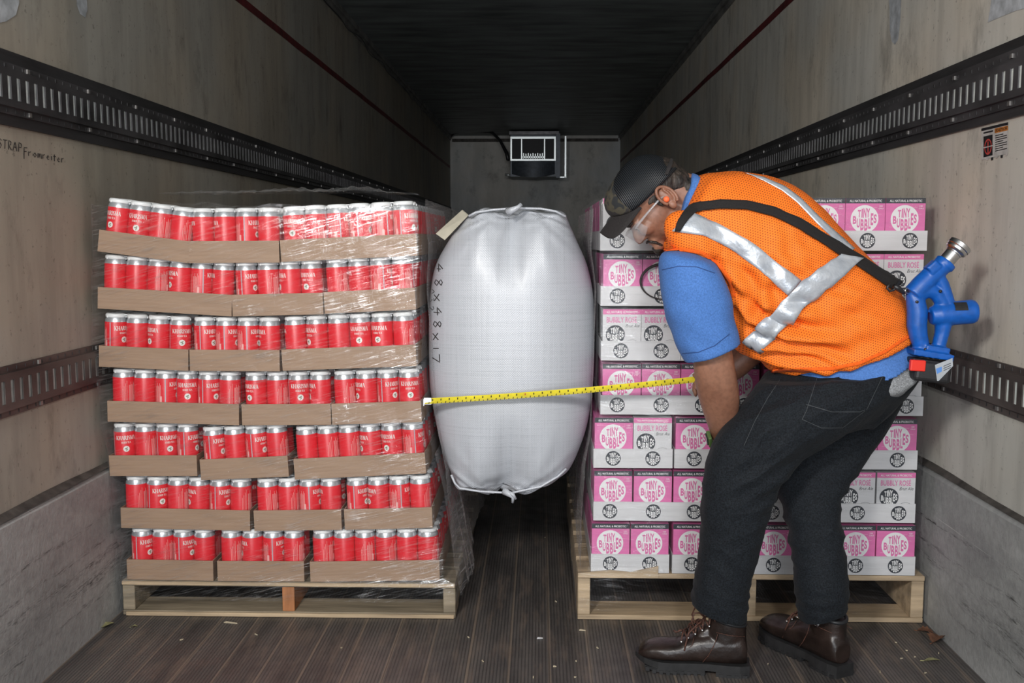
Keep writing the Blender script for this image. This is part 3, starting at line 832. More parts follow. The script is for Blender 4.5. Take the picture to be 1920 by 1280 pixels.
# ------------------------------------------------------------------ dunnage air bag
t = NT('woven_white'); p = t.p; p.inputs['Base Color'].default_value = (.45, .47, .51, 1); p.inputs['Roughness'].default_value = .40
p.inputs['Specular IOR Level'].default_value = .9; p.inputs['Coat Weight'].default_value = .12; p.inputs['Coat Roughness'].default_value = .25
co = t.coord((1, 1, 1)); sx = t.n('ShaderNodeSeparateXYZ'); t.l(co, sx.inputs[0])
wx = t.math('SINE', t.math('MULTIPLY', sx.outputs[0], 900)); wz = t.math('SINE', t.math('MULTIPLY', sx.outputs[2], 900))
weave = t.math('MULTIPLY', wx, wz)
line = t.math('ADD', t.noise(t.coord((120, 1, 1)), 3, 2), t.noise(t.coord((1, 1, 120)), 3, 2))
t.l(t.ramp(line, [(.75, (.42, .44, .475)), (1.15, (.49, .51, .55))]), p.inputs['Base Color'])
t.bump(t.math('ADD', t.math('MULTIPLY', weave, .5), line), .45, .0009); M['woven'] = t.m
BAGY = 2.905
bag_rows = [ # py, left px, right px, bulge depth of face behind BAGY at the row
 (393, 900, 1030, .11), (396, 890, 1044, .085), (404, 879, 1060, .06), (425, 862, 1070, .038), (450, 842, 1081, .026), (500, 816, 1102, .012), (560, 806, 1113, .004),
 (640, 804, 1115, 0), (720, 806, 1112, .002), (790, 817, 1102, .010), (840, 829, 1086, .022), (875, 841, 1069, .036), (893, 848, 1050, .05), (906, 853, 1030, .062), (915, 861, 1010, .078), (921, 890, 985, .10)]
mb = MB(); vs = []; fs = []; NS = 72
def interp(rows, s):
    n = len(rows)-1; k = min(int(s*n), n-1); f_ = s*n-k
    p0 = rows[max(k-1, 0)]; p1 = rows[k]; p2 = rows[k+1]; p3 = rows[min(k+2, n)]
    out = []
    for a, b, c, d in zip(p0, p1, p2, p3):
        out.append(.5*((2*b)+(-a+c)*f_+(2*a-5*b+4*c-d)*f_*f_+(-a+3*b-3*c+d)*f_**3))
    return out
NR = 110
for j in range(NR+1):
    py, lx, rx, bd = interp(bag_rows, j/NR)
    A = P(lx, py, BAGY+.16); B = P(rx, py, BAGY+.16)
    cx = (A.x+B.x)/2; hw = (B.x-A.x)/2; z = (A.z+B.z)/2
    zn = min(1, max(0, (py-393)/528))
    bd = max(bd, 0)
    for k in range(NS):
        a = 2*math.pi*k/NS
        cc, ss = math.cos(a), math.sin(a)
        ex = .62 if ss < 0 else .35
        x = cx+hw*math.copysign(abs(cc)**.80, cc)
        front = BAGY+bd; mid = BAGY+.17; back = BAGY+1.05
        y = mid+(mid-front)*math.copysign(abs(ss)**.92, ss) if ss < 0 else mid+(back-mid)*abs(ss)**.5
        if ss < 0:
            u = (x-cx)
            tn_ = max(0, 1-zn/.30); bn_ = max(0, (zn-.70)/.30); near = tn_**1.3+bn_**1.3
            y += math.exp(-(abs(u)/.006)**1.3)*(.005+.030*near) + math.exp(-(u/(.030+.05*near))**2)*near*.060
            for q_, am in ((-1, .010), (1, .010)):
                uc = q_*(.118-.075*near*near); y -= math.exp(-((u-uc)/.010)**2)*am*min(1, near*1.5)
            ang_ = math.atan2(u, .03+.35*(1-near)); y += near*near*(.006*math.sin(ang_*26+1)+.004*math.sin(ang_*47))
            y += .0035*noise.noise(Vector((x*26, z*7, 4)))*(near+.2)
        vs.append((x, y, z+(.006*math.sin(u*55 if ss < 0 else 0) if zn < .03 or zn > .97 else 0)))
for j in range(NR):
    for k in range(NS): fs.append((j*NS+k, (j+1)*NS+k, (j+1)*NS+(k+1) % NS, j*NS+(k+1) % NS))
fs += [tuple(range(NS)), tuple(range(NR*NS, (NR+1)*NS))[::-1]]
mb.add(vs, fs)
bag = mb.build('dunnage_bag', M['woven'], smooth=True)
tag(bag, 'inflated white woven air bag wedged between the two pallet loads', 'air bag')
bagv = [v.copy() for v in mb.v]; bagf = list(mb.f); BAGBVH = BVHTree.FromPolygons(bagv, bagf)
for pts, r in (([(879,405),(892,398),(925,393),(968,390),(1014,391),(1042,396),(1061,406)], .0035), ([(846,890),(853,906),(862,915),(900,921),(958,924),(1014,912),(1046,893),(1062,878)], .0035)):
    mb = MB(); mb.tube([P(x, y, BAGY+.080) for x, y in pts], r, 8); rebase(mb.build('hem', M['woven'], bag, smooth=True), bag)
mb = MB(); mb.tube([P(952,397,BAGY+.05), P(962,393,BAGY+.04), P(972,388,BAGY+.04), P(977,383,BAGY+.045)], [.012,.009,.006,.006], 10)
rebase(mb.build('knot', M['woven'], bag, smooth=True), bag)
mb = MB(); mb.tube([P(945,920,BAGY+.06), P(955,926,BAGY+.05), P(962,932,BAGY+.05), P(961,942,BAGY+.055)], [.012,.009,.006,.004], 10)
mb.tube([P(950,922,BAGY+.055), P(962,927,BAGY+.045), P(967,935,BAGY+.05)], [.008,.006,.004], 8)
rebase(mb.build('knot', M['woven'], bag, smooth=True), bag)
M['paper'] = mat('tan_paper', (.50, .46, .36), .7, 0, 20, .1)
mb = MB(); q = [P(817,438,BAGY+.10), P(866,394,BAGY+.10), P(878,404,BAGY+.12), P(834,450,BAGY+.12)]
q2 = [v+Vector((.001,.003,.002)) for v in q]
mb.add(q+q2, [(0,1,2,3),(7,6,5,4),(0,4,5,1),(1,5,6,2),(2,6,7,3),(3,7,4,0)])
rebase(mb.build('paper_tag', M['paper'], bag), bag)['label'] = 'tan paper tag'
# handwriting
STR = {'4': [[(.6,1),(.1,.45),(.85,.5)],[(.62,.75),(.55,0)]], '8': [[(.75,.85),(.45,1),(.2,.8),(.45,.55),(.75,.3),(.5,.02),(.2,.2),(.4,.5),(.75,.85)]],
 'x': [[(.1,.65),(.75,.05)],[(.75,.7),(.15,0)]], '1': [[(.45,.8),(.45,.1)]], '7': [[(.1,.9),(.85,.95),(.4,0)]],
 '3': [[(.2,.9),(.6,.95),(.4,.55),(.75,.3),(.25,.05)]], '2': [[(.15,.8),(.5,1),(.7,.7),(.15,.05),(.8,.1)]], '0': [[(.5,1),(.15,.5),(.5,0),(.8,.5),(.5,1)]],
 'S': [[(.8,.85),(.45,1),(.2,.75),(.75,.35),(.5,.02),(.1,.15)]], 'T': [[(.05,.95),(.95,1)],[(.5,1),(.45,0)]], 'R': [[(.2,0),(.2,1),(.7,.9),(.65,.55),(.2,.5),(.8,0)]],
 'A': [[(.05,0),(.5,1),(.9,0)],[(.2,.4),(.75,.42)]], 'P': [[(.2,0),(.25,1),(.8,.9),(.75,.5),(.2,.5)]], 'F': [[(.25,-.5),(.25,1),(.95,1.05)],[(.25,.5),(.8,.55)]],
 'r': [[(.2,0),(.2,.6),(.35,.5),(.7,.65)]], 'o': [[(.5,.6),(.2,.3),(.5,0),(.8,.3),(.5,.6)]], 'm': [[(.1,0),(.1,.6),(.35,.6),(.4,0),(.45,.6),(.75,.6),(.85,0)]],
 'e': [[(.2,.35),(.75,.4),(.5,.62),(.2,.3),(.5,0),(.8,.12)]], 'i': [[(.4,0),(.4,.6)],[(.4,.85),(.42,.9)]], 't': [[(.45,.95),(.45,0)],[(.15,.65),(.8,.68)]], ' ': []}
def stroke_px(pts, wpx, bvh, mb, mi=0, lift=.0012, tofn=None):
    """ink line following a surface; pts in pixels"""
    dense = []
    for i in range(len(pts)-1):
        a, b = Vector(pts[i]), Vector(pts[i+1]); n = max(1, int((b-a).length/3))
        for k in range(n): dense.append(a.lerp(b, k/n))
    dense.append(Vector(pts[-1])); row = []
    for i, c in enumerate(dense):
        d = (dense[min(i+1, len(dense)-1)]-dense[max(i-1, 0)])
        if d.length < 1e-6: continue
        nn = Vector((-d.y, d.x)).normalized()*wpx/2
        pr = []
        for q in (c-nn, c+nn):
            if tofn: h = tofn(q.x, q.y)
            else:
                dr = ray(q.x, q.y).normalized(); hit = bvh.ray_cast(CO, dr)
                if hit[0] is None: pr = None; break
                h = hit[0]-dr*lift
            pr.append(h)
        if pr: row.append(pr)
    if len(row) > 1:
        mb.add([v for pr in row for v in pr], [(2*i, 2*i+1, 2*i+3, 2*i+2) for i in range(len(row)-1)], mi)
mb = MB()
def downwrite(s_, x0, ys, size, wdt):
    for ch, y in zip(s_, ys):
        for st_ in STR[ch]:
            # rotated a quarter turn clockwise: glyph right -> down, glyph up -> right
            stroke_px([(x0+size*.75*b-(y-500)*.03, y+size*a) for a, b in st_], wdt, BAGBVH, mb)
downwrite('48x48x17', 815, [492, 520, 549, 574, 598, 622, 644, 662], 20, 1.7)
downwrite('032', 806, [540, 556, 572], 13, 1.2)
rebase(mb.build('handwriting', M['ink'], bag), bag)['label'] = 'black handwritten size numbers'
mb = MB()                                                              # wall writing
wx_ = XL+.0015
def wallwrite(word, x, y, sz, slope, asp=.75):
    for ch in word:
        for st_ in STR[ch]:
            pts = [(x+sz*asp*a, y-sz*b+slope*sz*asp*a) for a, b in st_]
            stroke_px(pts, 1.5, None, mb, tofn=lambda u, v: PX(u, v, wx_))
        x += sz*asp*(1.05 if ch != 'i' else .7); y += slope*sz*asp
    return x, y
wallwrite('STRAP', -4, 276, 17, .22, .52); wallwrite('From', 43, 290, 14, .22, .62); wallwrite('reiter', 79, 297, 13, .2, .55)
o = mb.build('wall_writing', M['ink']); tag(o, 'black handwritten note on the left wall under the upper rail', 'handwriting')

# ------------------------------------------------------------------ warning sticker on the right wall
sx_ = XR-.0015
def wq(mb, x0, y0, x1, y1, mi, d=0, sk=-.24):
    f = lambda u, v: PX(u, v+(u-1840)*sk, sx_-d)
    mb.add([f(x0,y0), f(x1,y0), f(x1,y1), f(x0,y1)], [(0,1,2,3)], mi)
M['st_white'] = mat('sticker_paper', (.55, .54, .52), .6, 0, 30, .15); M['st_or'] = mat('sticker_orange', (.55, .19, .03), .6, 0, 60, .3)
M['st_red'] = mat('sticker_red', (.50, .06, .05), .6)
mb = MB()
wq(mb, 1840, 246, 1890, 300, 0); wq(mb, 1840, 241, 1890, 246, 1, .0003); wq(mb, 1865, 247, 1890, 256, 2, .0003)
wq(mb, 1844, 249, 1862, 252, 1, .0003); wq(mb, 1844, 257, 1861, 296, 1, .0003)
for k in range(20):
    a0, a1 = 2*math.pi*k/20, 2*math.pi*(k+1)/20
    f = lambda r, a: PX(1852.5+7*r*math.cos(a), 278+15*r*math.sin(a)-.24*(12+7*math.cos(a)), sx_-.0008)
    mb.add([f(1, a0), f(1, a1), f(.78, a1), f(.78, a0)], [(0,1,2,3)], 3)
wq(mb, 1851.5, 268, 1853.5, 290, 3, .0007)
wq(mb, 1844, 277, 1861, 279, 0, .0009)
for k in range(8): wq(mb, 1866, 260+k*4.1, 1866+(22 if k % 3 else 15), 261.6+k*4.1, 1, .0004)
for k in range(5): wq(mb, 1849+k*9, 299.5, 1853+k*9, 303+2*(k % 2), 1 if k % 2 else 0, .0004)
def wtext(mb, s_, x0, x1, y0, y1, mi):
    vs, fs = glyphs(s_, .01)
    mb.add([PX(x0+(x1-x0)*a, (y1+(y0-y1)*b)+(x0+(x1-x0)*a-1840)*-.24, sx_-.0008) for a, b in vs], fs, mi)
wtext(mb, 'CAUTION', 1868, 1888, 249, 254, 1)
o = mb.build('warning_sticker', [M['st_white'], M['black'], M['st_or'], M['st_red']]); tag(o, 'torn orange and white warning sticker on the right wall', 'sticker')

# ------------------------------------------------------------------ cooling unit on the bulkhead
UY = 14.25
def ub(mb, x0, y0, x1, y1, ya, yb, mi=0):
    a = P(x0, y0, ya); b = P(x1, y1, ya); mb.b2(a.x, b.x, ya, yb, a.z, b.z, mi)
root = empty('cooling_unit', (P(1005, 290, UY).x, UY+.4, P(1005, 333, UY).z)); tag(root, 'dark trailer cooling unit high on the far bulkhead', 'cooling unit')
mb = MB(); ub(mb, 957, 247, 1048, 331, UY+.03, YB-.01); rebase(mb.build('housing', M['unit'], root), root)
mb = MB()
for q in ((957,256,1042,260),(957,298,1042,301),(957,260,960,298),(1039,260,1042,298),(977,260,979,298),(1020,260,1022,298)): ub(mb, *q, UY-.03, UY+.03)
rebase(mb.build('intake_frame', M['unit_light'], root), root)
mb = MB(); ub(mb, 960, 260, 1039, 298, UY+.02, UY+.031); rebase(mb.build('intake_opening', M['black'], root), root)
mb = MB()
for k in range(9): ub(mb, 981+k*4.4, 287+k % 2, 982.6+k*4.4, 297, UY-.005, UY+.02)
ub(mb, 980, 293, 1020, 296, UY-.005, UY+.015); rebase(mb.build('coil', M['unit_light'], root), root)
mb = MB(); ub(mb, 955, 246, 1048, 252, UY-.05, UY+.2); rebase(mb.build('top_flange', M['track'], root), root)
mb = MB(); ub(mb, 1043, 250, 1050, 333, UY-.03, UY+.1); rebase(mb.build('side_channel', M['unit'], root), root)
mb = MB(); ub(mb, 1059, 255, 1061.5, 333, UY-.02, UY+.05); ub(mb, 1050, 331, 1060, 333, UY-.02, UY+.05); rebase(mb.build('drain_pipe', M['unit_light'], root), root)
a = P(960, 322, UY); b = P(1040, 322, UY)
mb = MB(); vs = []; fs = []
n = 20
for i in range(n+1):
    x = a.x+(b.x-a.x)*i/n; s = math.sin(math.pi*i/n)
    zb_ = P(1000, 326, UY).z-.055*s; zt_ = P(1000, 302, UY).z
    vs += [(x, UY-.03-.05*s, zt_), (x, UY-.04-.06*s, zb_), (x, UY+.03, zt_), (x, UY+.03, zb_)]
for i in range(n):
    k = 4*i; fs += [(k, k+4, k+5, k+1), (k+1, k+5, k+7, k+3), (k+3, k+7, k+6, k+2), (k+2, k+6, k+4, k)]
fs += [(0,1,3,2), (4*n, 4*n+2, 4*n+3, 4*n+1)]
mb.add(vs, fs); rebase(mb.build('fan_cover', M['unit'], root, smooth=False), root)
mb = MB(); mb.tube([P(958,329,UY+.1), P(953,328,UY+.1), P(947,327.5,UY+.1)], .018, 10); rebase(mb.build('drain_fitting', M['unit_light'], root, smooth=True), root)
mb = MB(); pts = [P(845,256,14.85), P(852,250,14.7), P(870,247,14.6), P(900,247,14.5), P(917,247,14.5), P(925,250,14.45), P(938,264,14.4), P(950,287,14.35), P(953,300,14.3)]
mb.tube(pts, [.012]*4+[.02]*3+[.028]*2, 8)
o = mb.build('cable', M['blackplastic'], smooth=True); tag(o, 'black cable drooping from the ceiling corner to the cooling unit', 'cable')


# ================================================================== the worker
YT = 2.74
P_room = P
def P(px, py, Y): return P_room(px, py, Y-.075)
def loft_sections(secs, nseg=56, sub=8):
    """secs: (A px, B px, Yc, half depth, sag). Returns rings of world points."""
    rows = [(a[0], a[1], b[0], b[1], y, d, s) for a, b, y, d, s in secs]
    n = len(rows)-1; rings = []
    tot = n*sub
    for i in range(tot+1):
        ax, ay, bx, by, y, d, sg = interp(rows, i/tot)
        A = P(ax, ay, y); B = P(bx, by, y); C = (A+B)/2; h = (B-A)/2
        nn = Vector((-h.z, 0, h.x)).normalized()
        ring = []
        for k in range(nseg):
            t = 2*math.pi*k/nseg; c, s_ = math.cos(t), math.sin(t)
            c2 = math.copysign(abs(c)**.92, c); s2 = math.copysign(abs(s_)**.92, s_)
            ring.append(C + h*c2 + Vector((0, -1, 0))*d*s2 + nn*sg*(s_*s_))
        rings.append(ring)
    return rings
def loft_mb(mb, rings, mi=0, caps=True):
    n = len(rings[0]); vs = [p for r in rings for p in r]
    fs = [(i*n+k, i*n+(k+1) % n, (i+1)*n+(k+1) % n, (i+1)*n+k) for i in range(len(rings)-1) for k in range(n)]
    if caps: fs += [tuple(range(n))[::-1], tuple(range((len(rings)-1)*n, len(rings)*n))]
    return mb.add(vs, fs, mi)
def fixnormals(me):
    bm = bmesh.new(); bm.from_mesh(me); bmesh.ops.recalc_face_normals(bm, faces=bm.faces); bm.to_mesh(me); bm.free()
def remesh(mb, name, m, voxel=.005, smooth=4, parent=None, disp=None):
    o = mb.build('tmp', m); fixnormals(o.data)
    r = o.modifiers.new('r', 'REMESH'); r.mode = 'VOXEL'; r.voxel_size = voxel
    sm = o.modifiers.new('s', 'SMOOTH'); sm.iterations = smooth; sm.factor = .5
    me = baked(o)
    bpy.data.objects.remove(o)
    if disp:
        nr = [v.normal.copy() for v in me.vertices]
        for v, nn in zip(me.vertices, nr): v.co = v.co + nn*disp(v.co, nn)
    me.polygons.foreach_set('use_smooth', [True]*len(me.polygons)); me.name = name
    q = bpy.data.objects.new(name, me); COL.objects.link(q)
    if not len(me.materials): me.materials.append(m)
    if parent: rebase(q, parent)
    return q
def bvh_of(o):
    dg = None; me = o.data; Mx = Matrix.LocRotScale(o.parent.location, o.parent.rotation_euler, None) if o.parent else Matrix()
    return BVHTree.FromPolygons([Mx @ v.co for v in me.vertices], [tuple(p.vertices) for p in me.polygons])
def fold(p, dirv, wl, amp, warp=.3, seed=0):
    q = p.dot(Vector(dirv))/wl + warp*noise.noise(p*4+Vector((seed, 0, 0)))*3
    return amp*(math.sin(q*2*math.pi)*.5) * (.5+.5*noise.noise(p*5+Vector((0, seed, 3))))
# materials
def skin_mat():
    t = NT('skin'); p = t.p
    co = t.coord((1, 1, 1)); a = t.ramp(t.noise(co, 9, 4), [(.35, (.235, .105, .064)), (.65, (.32, .155, .098))])
    b = t.ramp(t.noise(co, 90, 3), [(.35, .82), (.6, 1.0)])
    t.l(t.mix(1.0, a, b, 'MULTIPLY'), p.inputs['Base Color']); p.inputs['Roughness'].default_value = .48
    p.inputs['Subsurface Weight'].default_value = .12; p.inputs['Subsurface Radius'].default_value = (.01, .004, .002)
    p.inputs['Subsurface Scale'].default_value = .6
    t.bump(t.noise(co, 260, 3), .25, .0008); return t.m
M['skin'] = skin_mat()
def cloth(name, col, weave=700, wstr=.25, fscale=9, fstr=.6, rough=.8, noise_amt=.12, fd=.01, fstretch=(1, 1, 1)):
    t = NT(name); p = t.p; p.inputs['Roughness'].default_value = rough; p.inputs['Sheen Weight'].default_value = .03; p.inputs['Specular IOR Level'].default_value = .2
    co = t.coord((1, 1, 1))
    f = t.noise(co, weave*.4, 2)
    t.l(t.ramp(f, [(.3, tuple(c*(1-noise_amt*2) for c in col)), (.7, tuple(min(1, c*(1+noise_amt)) for c in col))]), p.inputs['Base Color'])
    h = t.math('ADD', t.math('MULTIPLY', t.noise(t.coord(fstretch), fscale, 3, .5), fd/.0006), f)
    t.bump(h, fstr, .0006); return t.m
M['jeans'] = cloth('black_denim', (.0105, .0135, .0175), fscale=13, fstr=.6, fd=.010, noise_amt=.35)
M['shirt'] = cloth('blue_cotton', (.075, .19, .50), fscale=8, fstr=.4, fd=.006)
M['under'] = cloth('grey_jersey', (.26, .27, .28), fscale=14, fstr=.6, fd=.006, noise_amt=.25)
t = NT('orange_mesh'); p = t.p; p.inputs['Roughness'].default_value = .7; p.inputs['Specular IOR Level'].default_value = .3
co = t.coord((1, 1, 1), (0, R(38), 0)); sx = t.n('ShaderNodeSeparateXYZ'); t.l(co, sx.inputs[0])
gx = t.math('MULTIPLY', sx.outputs[0], 1/.0075); gz = t.math('MULTIPLY', sx.outputs[2], 1/.0052)
row = t.math('MODULO', t.math('FLOOR', gz), 2.0)
fx = t.math('SUBTRACT', t.math('FRACT', t.math('ADD', gx, t.math('MULTIPLY', row, .5))), .5); fz = t.math('SUBTRACT', t.math('FRACT', gz), .5)
rr = t.math('ADD', t.math('MULTIPLY', fx, fx), t.math('MULTIPLY', fz, fz))
hole = t.math('LESS_THAN', rr, .045)
t.l(t.mix(hole, (.95, .20, .018), (.30, .045, .01)), p.inputs['Base Color'])
big = t.noise(t.coord((1, 1, 1)), 9, 3); t.bump(t.math('SUBTRACT', t.math('MULTIPLY', big, 10), hole), .6, .0009); M['vest'] = t.m
M['piping'] = cloth('orange_binding', (.90, .13, .012), fscale=30, fd=.001)
t = NT('reflective_tape'); p = t.p; p.inputs['Roughness'].default_value = .38; p.inputs['Metallic'].default_value = .35
co = t.coord((1, 1, 1)); t.l(t.ramp(t.noise(co, 25, 4), [(.3, (.42, .46, .52)), (.7, (.60, .63, .67))]), p.inputs['Base Color'])
t.bump(t.noise(t.coord((1, 1, 1)), 17, 4, .6), .7, .008); M['reflect'] = t.m
M['web'] = cloth('black_webbing', (.020, .018, .018), weave=900, fscale=20, fd=.001)
M['leather'] = mat('brown_leather', (.022, .0135, .011), .34, 0, 14, .35, 55, .45, .003)
M['sole'] = mat('rubber_sole', (.016, .016, .017), .6, 0, 30, .2, 80, .3, .001)
M['lace'] = mat('brown_lace', (.09, .035, .022), .7, 0, 200, .4)
M['collarpad'] = mat('black_padding', (.015, .016, .018), .5)
M['capmesh'] = None
t = NT('cap_mesh'); p = t.p; p.inputs['Roughness'].default_value = .42; p.inputs['Specular IOR Level'].default_value = .28
co = t.coord((1, 1, 1), (0, R(33), 0)); sx = t.n('ShaderNodeSeparateXYZ'); t.l(co, sx.inputs[0])
wv = t.math('SINE', t.math('MULTIPLY', sx.outputs[0], 1450)); wv2 = t.math('SINE', t.math('MULTIPLY', sx.outputs[2], 1450))
w3 = t.math('MULTIPLY', wv, wv2)
t.l(t.ramp(t.math('ADD', t.math('MULTIPLY', wv, .5), .5), [(.3, (.004, .005, .006)), (.8, (.022, .025, .030))]), p.inputs['Base Color'])
t.bump(wv, .5, .001); M['capmesh'] = t.m
t = NT('cap_camo'); p = t.p; p.inputs['Roughness'].default_value = .8
v = t.ramp(t.noise(t.coord((1, 1, 1)), 28, 2), [(.44, (.018, .020, .022)), (.48, (.06, .052, .035)), (.56, (.065, .058, .04)), (.60, (.025, .022, .022))]); t.l(v, p.inputs['Base Color']); M['camo'] = t.m
M['brim'] = cloth('cap_brim', (.028, .025, .025), fscale=20, fd=.001)
M['hair'] = mat('dark_hair', (.035, .026, .02), .6, 0, 90, .5, 240, .8, .003, (1, 1, .25))
M['stubble'] = mat('grey_stubble', (.14, .085, .06), .7, 0, 300, .5)
M['orangefoam'] = mat('orange_foam', (.95, .16, .05), .6)
M['eyewhite'] = mat('eye_white', (.65, .6, .56), .3); M['iris'] = mat('iris', (.02, .012, .01), .2)
t = NT('clear_lens'); t.p.inputs['Base Color'].default_value = (.75, .76, .78, 1); t.p.inputs['Roughness'].default_value = .05
t.p.inputs['Alpha'].default_value = .16; t.p.inputs['Specular IOR Level'].default_value = 1.0; M['lens'] = t.m
t = NT('clear_temple'); t.p.inputs['Base Color'].default_value = (.5, .5, .52, 1); t.p.inputs['Roughness'].default_value = .1
t.p.inputs['Alpha'].default_value = .40; M['temple'] = t.m
M['watchband'] = mat('olive_strap', (.07, .12, .035), .5); M['watchface'] = mat('watch_face', (.02, .03, .025), .2)

person = empty('person', (P(1540, 1150, 2.68).x, 2.7, 0))
tag(person, 'person bending forward in orange vest, black cap and jeans, measuring the gap with a tape', 'person')

# ---- head frame
HO = P(1241, 377, YT)
FV = Vector((-.55, 0, -.835)).normalized(); UV = Vector((-.835, 0, .55)).normalized(); SV = Vector((0, 1, 0))
def H(f, u, s=0): return HO + FV*f + UV*u + SV*s
HM = Matrix((FV, SV, UV)).transposed()                      # local (f, s, u) axes as columns
body = MB()
body.ell(H(.000, .050), (.098, .074, .088), HM)             # skull
body.ell(H(.040, -.002), (.068, .064, .068), HM)            # face
body.ell(H(.048, -.040), (.050, .050, .036), HM)            # jaw
body.ell(H(.100, -.060), (.021, .024, .016), HM)            # chin
body.ell(H(.030, -.045, -.042), (.045, .016, .030), HM); body.ell(H(.030, -.045, .042), (.045, .016, .030), HM)
body.ell(H(.088, .030), (.016, .050, .012), HM)             # brow ridge
for s in (-1, 1):
    body.ell(H(.078, -.002, s*.038), (.026, .022, .022), HM)     # cheek
    body.ell(H(.086, .016, s*.031), (.013, .014, .009), HM)      # lids
    body.ell(H(.106, -.013, s*.012), (.011, .009, .008), HM)     # nostril wing
body.tube([H(.094, .024), H(.103, .014), H(.114, .000), H(.120, -.008)], [.010, .011, .012, .011], 12)
body.ell(H(.117, -.010), (.012, .012, .010), HM)
body.ell(H(.094, -.042), (.018, .026, .018), HM)
body.ell(H(.106, -.036), (.008, .022, .0055), HM)           # upper lip
body.ell(H(.103, -.048), (.009, .019, .0060), HM)           # lower lip
# neck
body.tube([H(-.030, .020), H(-.045, -.035), H(-.050, -.080), P(1305, 395, YT), P(1350, 420, YT)], [.058, .058, .060, .070, .085], 20)
# torso core and legs inside the clothes
T_CORE = [((1335,345),(1285,430),YT,.10,0), ((1410,350),(1330,500),YT,.15,0), ((1520,410),(1400,610),YT,.15,0), ((1640,540),(1460,660),YT,.12,0), ((1665,625),(1510,680),YT,.09,0), ((1650,700),(1500,740),YT,.09,0)]
loft_mb(body, loft_sections(T_CORE, 28, 4))
body.tube([P(1560,740,2.68), P(1400,860,2.65), P(1365,1000,2.66), P(1352,1180,2.69)], [.085, .065, .05, .035], 14)
body.tube([P(1590,740,2.82), P(1540,880,2.79), P(1530,1010,2.75), P(1543,1160,2.71)], [.085, .062, .05, .035], 14)
# near arm
ARM = [((1250,520),(1350,525),2.57,.050,0), ((1280,620),(1366,600),2.585,.048,0), ((1297,668),(1371,650),2.595,.046,0), ((1302,700),(1378,690),2.605,.047,0), ((1307,735),(1386,740),2.63,.045,0),
       ((1318,772),(1383,775),2.66,.040,0), ((1327,798),(1372,804),2.69,.032,0), ((1334,820),(1364,826),2.72,.025,0), ((1338,842),(1366,848),2.745,.026,0)]
loft_mb(body, loft_sections(ARM, 28, 6))
def hand(mb, wrist, d, palm_n, side, curl, scale=1.0, spread=.0, thumb_curl=.5):
    """palm + five fingers. d: direction to the fingers, palm_n: where the palm faces, side: +1/-1 thumb side along d x palm_n"""
    d = Vector(d).normalized(); pn = Vector(palm_n); pn = (pn-d*pn.dot(d)).normalized(); sd = d.cross(pn)*side
    k = scale
    Mx = Matrix((d, sd, pn)).transposed()
    mb.ell(wrist+d*.045*k, (.052*k, .040*k, .015*k), Mx)
    mb.tube([wrist-d*.015*k, wrist+d*.03*k], [.024*k, .027*k], 14)
    mb.ell(wrist+d*.035*k+sd*.024*k+pn*.006*k, (.030*k, .016*k, .014*k), Mx)
    for i, (off, L, r) in enumerate(((.030, .074, .0088), (.010, .083, .0092), (-.010, .077, .0088), (-.029, .060, .0078))):
        p = wrist+d*.082*k+sd*off*k; dirv = (d+sd*spread*(1.5-i)*.3).normalized(); pts = [p-dirv*.02*k, p]
        a = 0
        for j, (f_, c) in enumerate(((.46, 1), (.30, 1.1), (.24, .7))):
            a += curl[i]*c if isinstance(curl, (list, tuple)) else curl*c
            q = (dirv*math.cos(a)+pn*math.sin(a)); p = p+q*L*f_*k; pts.append(p)
        mb.tube(pts, [r*k*1.08, r*k*1.05, r*k, r*k*.92, r*k*.78], 10)
        mb.ell(pts[-1], (r*k*.79,)*3, None, 0, 10, 6)
    p = wrist+d*.018*k+sd*.028*k+pn*.004*k; q1 = (d*.62+sd*.65+pn*.35).normalized(); q2 = (d*.8+sd*.2*(1-thumb_curl)+pn*(.3+thumb_curl)).normalized(); q3 = (d*.8-sd*.35*thumb_curl+pn*(.3+thumb_curl)).normalized()
    pts = [p-q1*.01*k, p+q1*.035*k, p+q1*.035*k+q2*.030*k, p+q1*.035*k+q2*.030*k+q3*.024*k]
    mb.tube(pts, [.014*k, .0125*k, .0108*k, .0085*k], 10); mb.ell(pts[-1], (.0086*k,)*3, None, 0, 10, 6)
    return pts[-1]
hand(body, P(1352, 846, 2.748), (.10, .12, -1), (.25, -1, -.1), 1, [.25, .3, .32, .38], .92)
# far arm, forearm reaching forward to hold the tape
FAR = [((1300,470),(1395,470),2.91,.055,0), ((1345,560),(1430,550),2.91,.05,0), ((1375,625),(1440,640),2.915,.044,0)]
loft_mb(body, loft_sections(FAR, 24, 6))
WR = P(1348, 705, 2.90)
loft_mb(body, loft_sections([((1425,605),(1442,668),2.915,.044,0), ((1400,622),(1420,682),2.915,.043,0), ((1375,652),(1392,706),2.915,.038,0), ((1350,680),(1360,722),2.91,.030,0), ((1340,690),(1348,724),2.90,.026,0)], 24, 6))
EDGE = P(1306, 709, 2.895)
wr = EDGE + Vector((.098, .0, -.004)); wr.y = 2.845
body.tube([P(1352, 703, 2.918), wr], [.026, .024], 14)
hand(body, wr, (-1, -.12, .10), (0, -.55, -1), 1, [.55, .62, .66, .7], .9, 0, .9)
body.tube([P(1322, 705, 2.885), P(1312, 703, 2.88), P(1303, 703, 2.883), P(1300, 706, 2.885)], [.010, .009, .0085, .0075], 10)   # fingertip pinching the blade from in front
bodyo = remesh(body, 'body', M['skin'], .0038, 5, person)
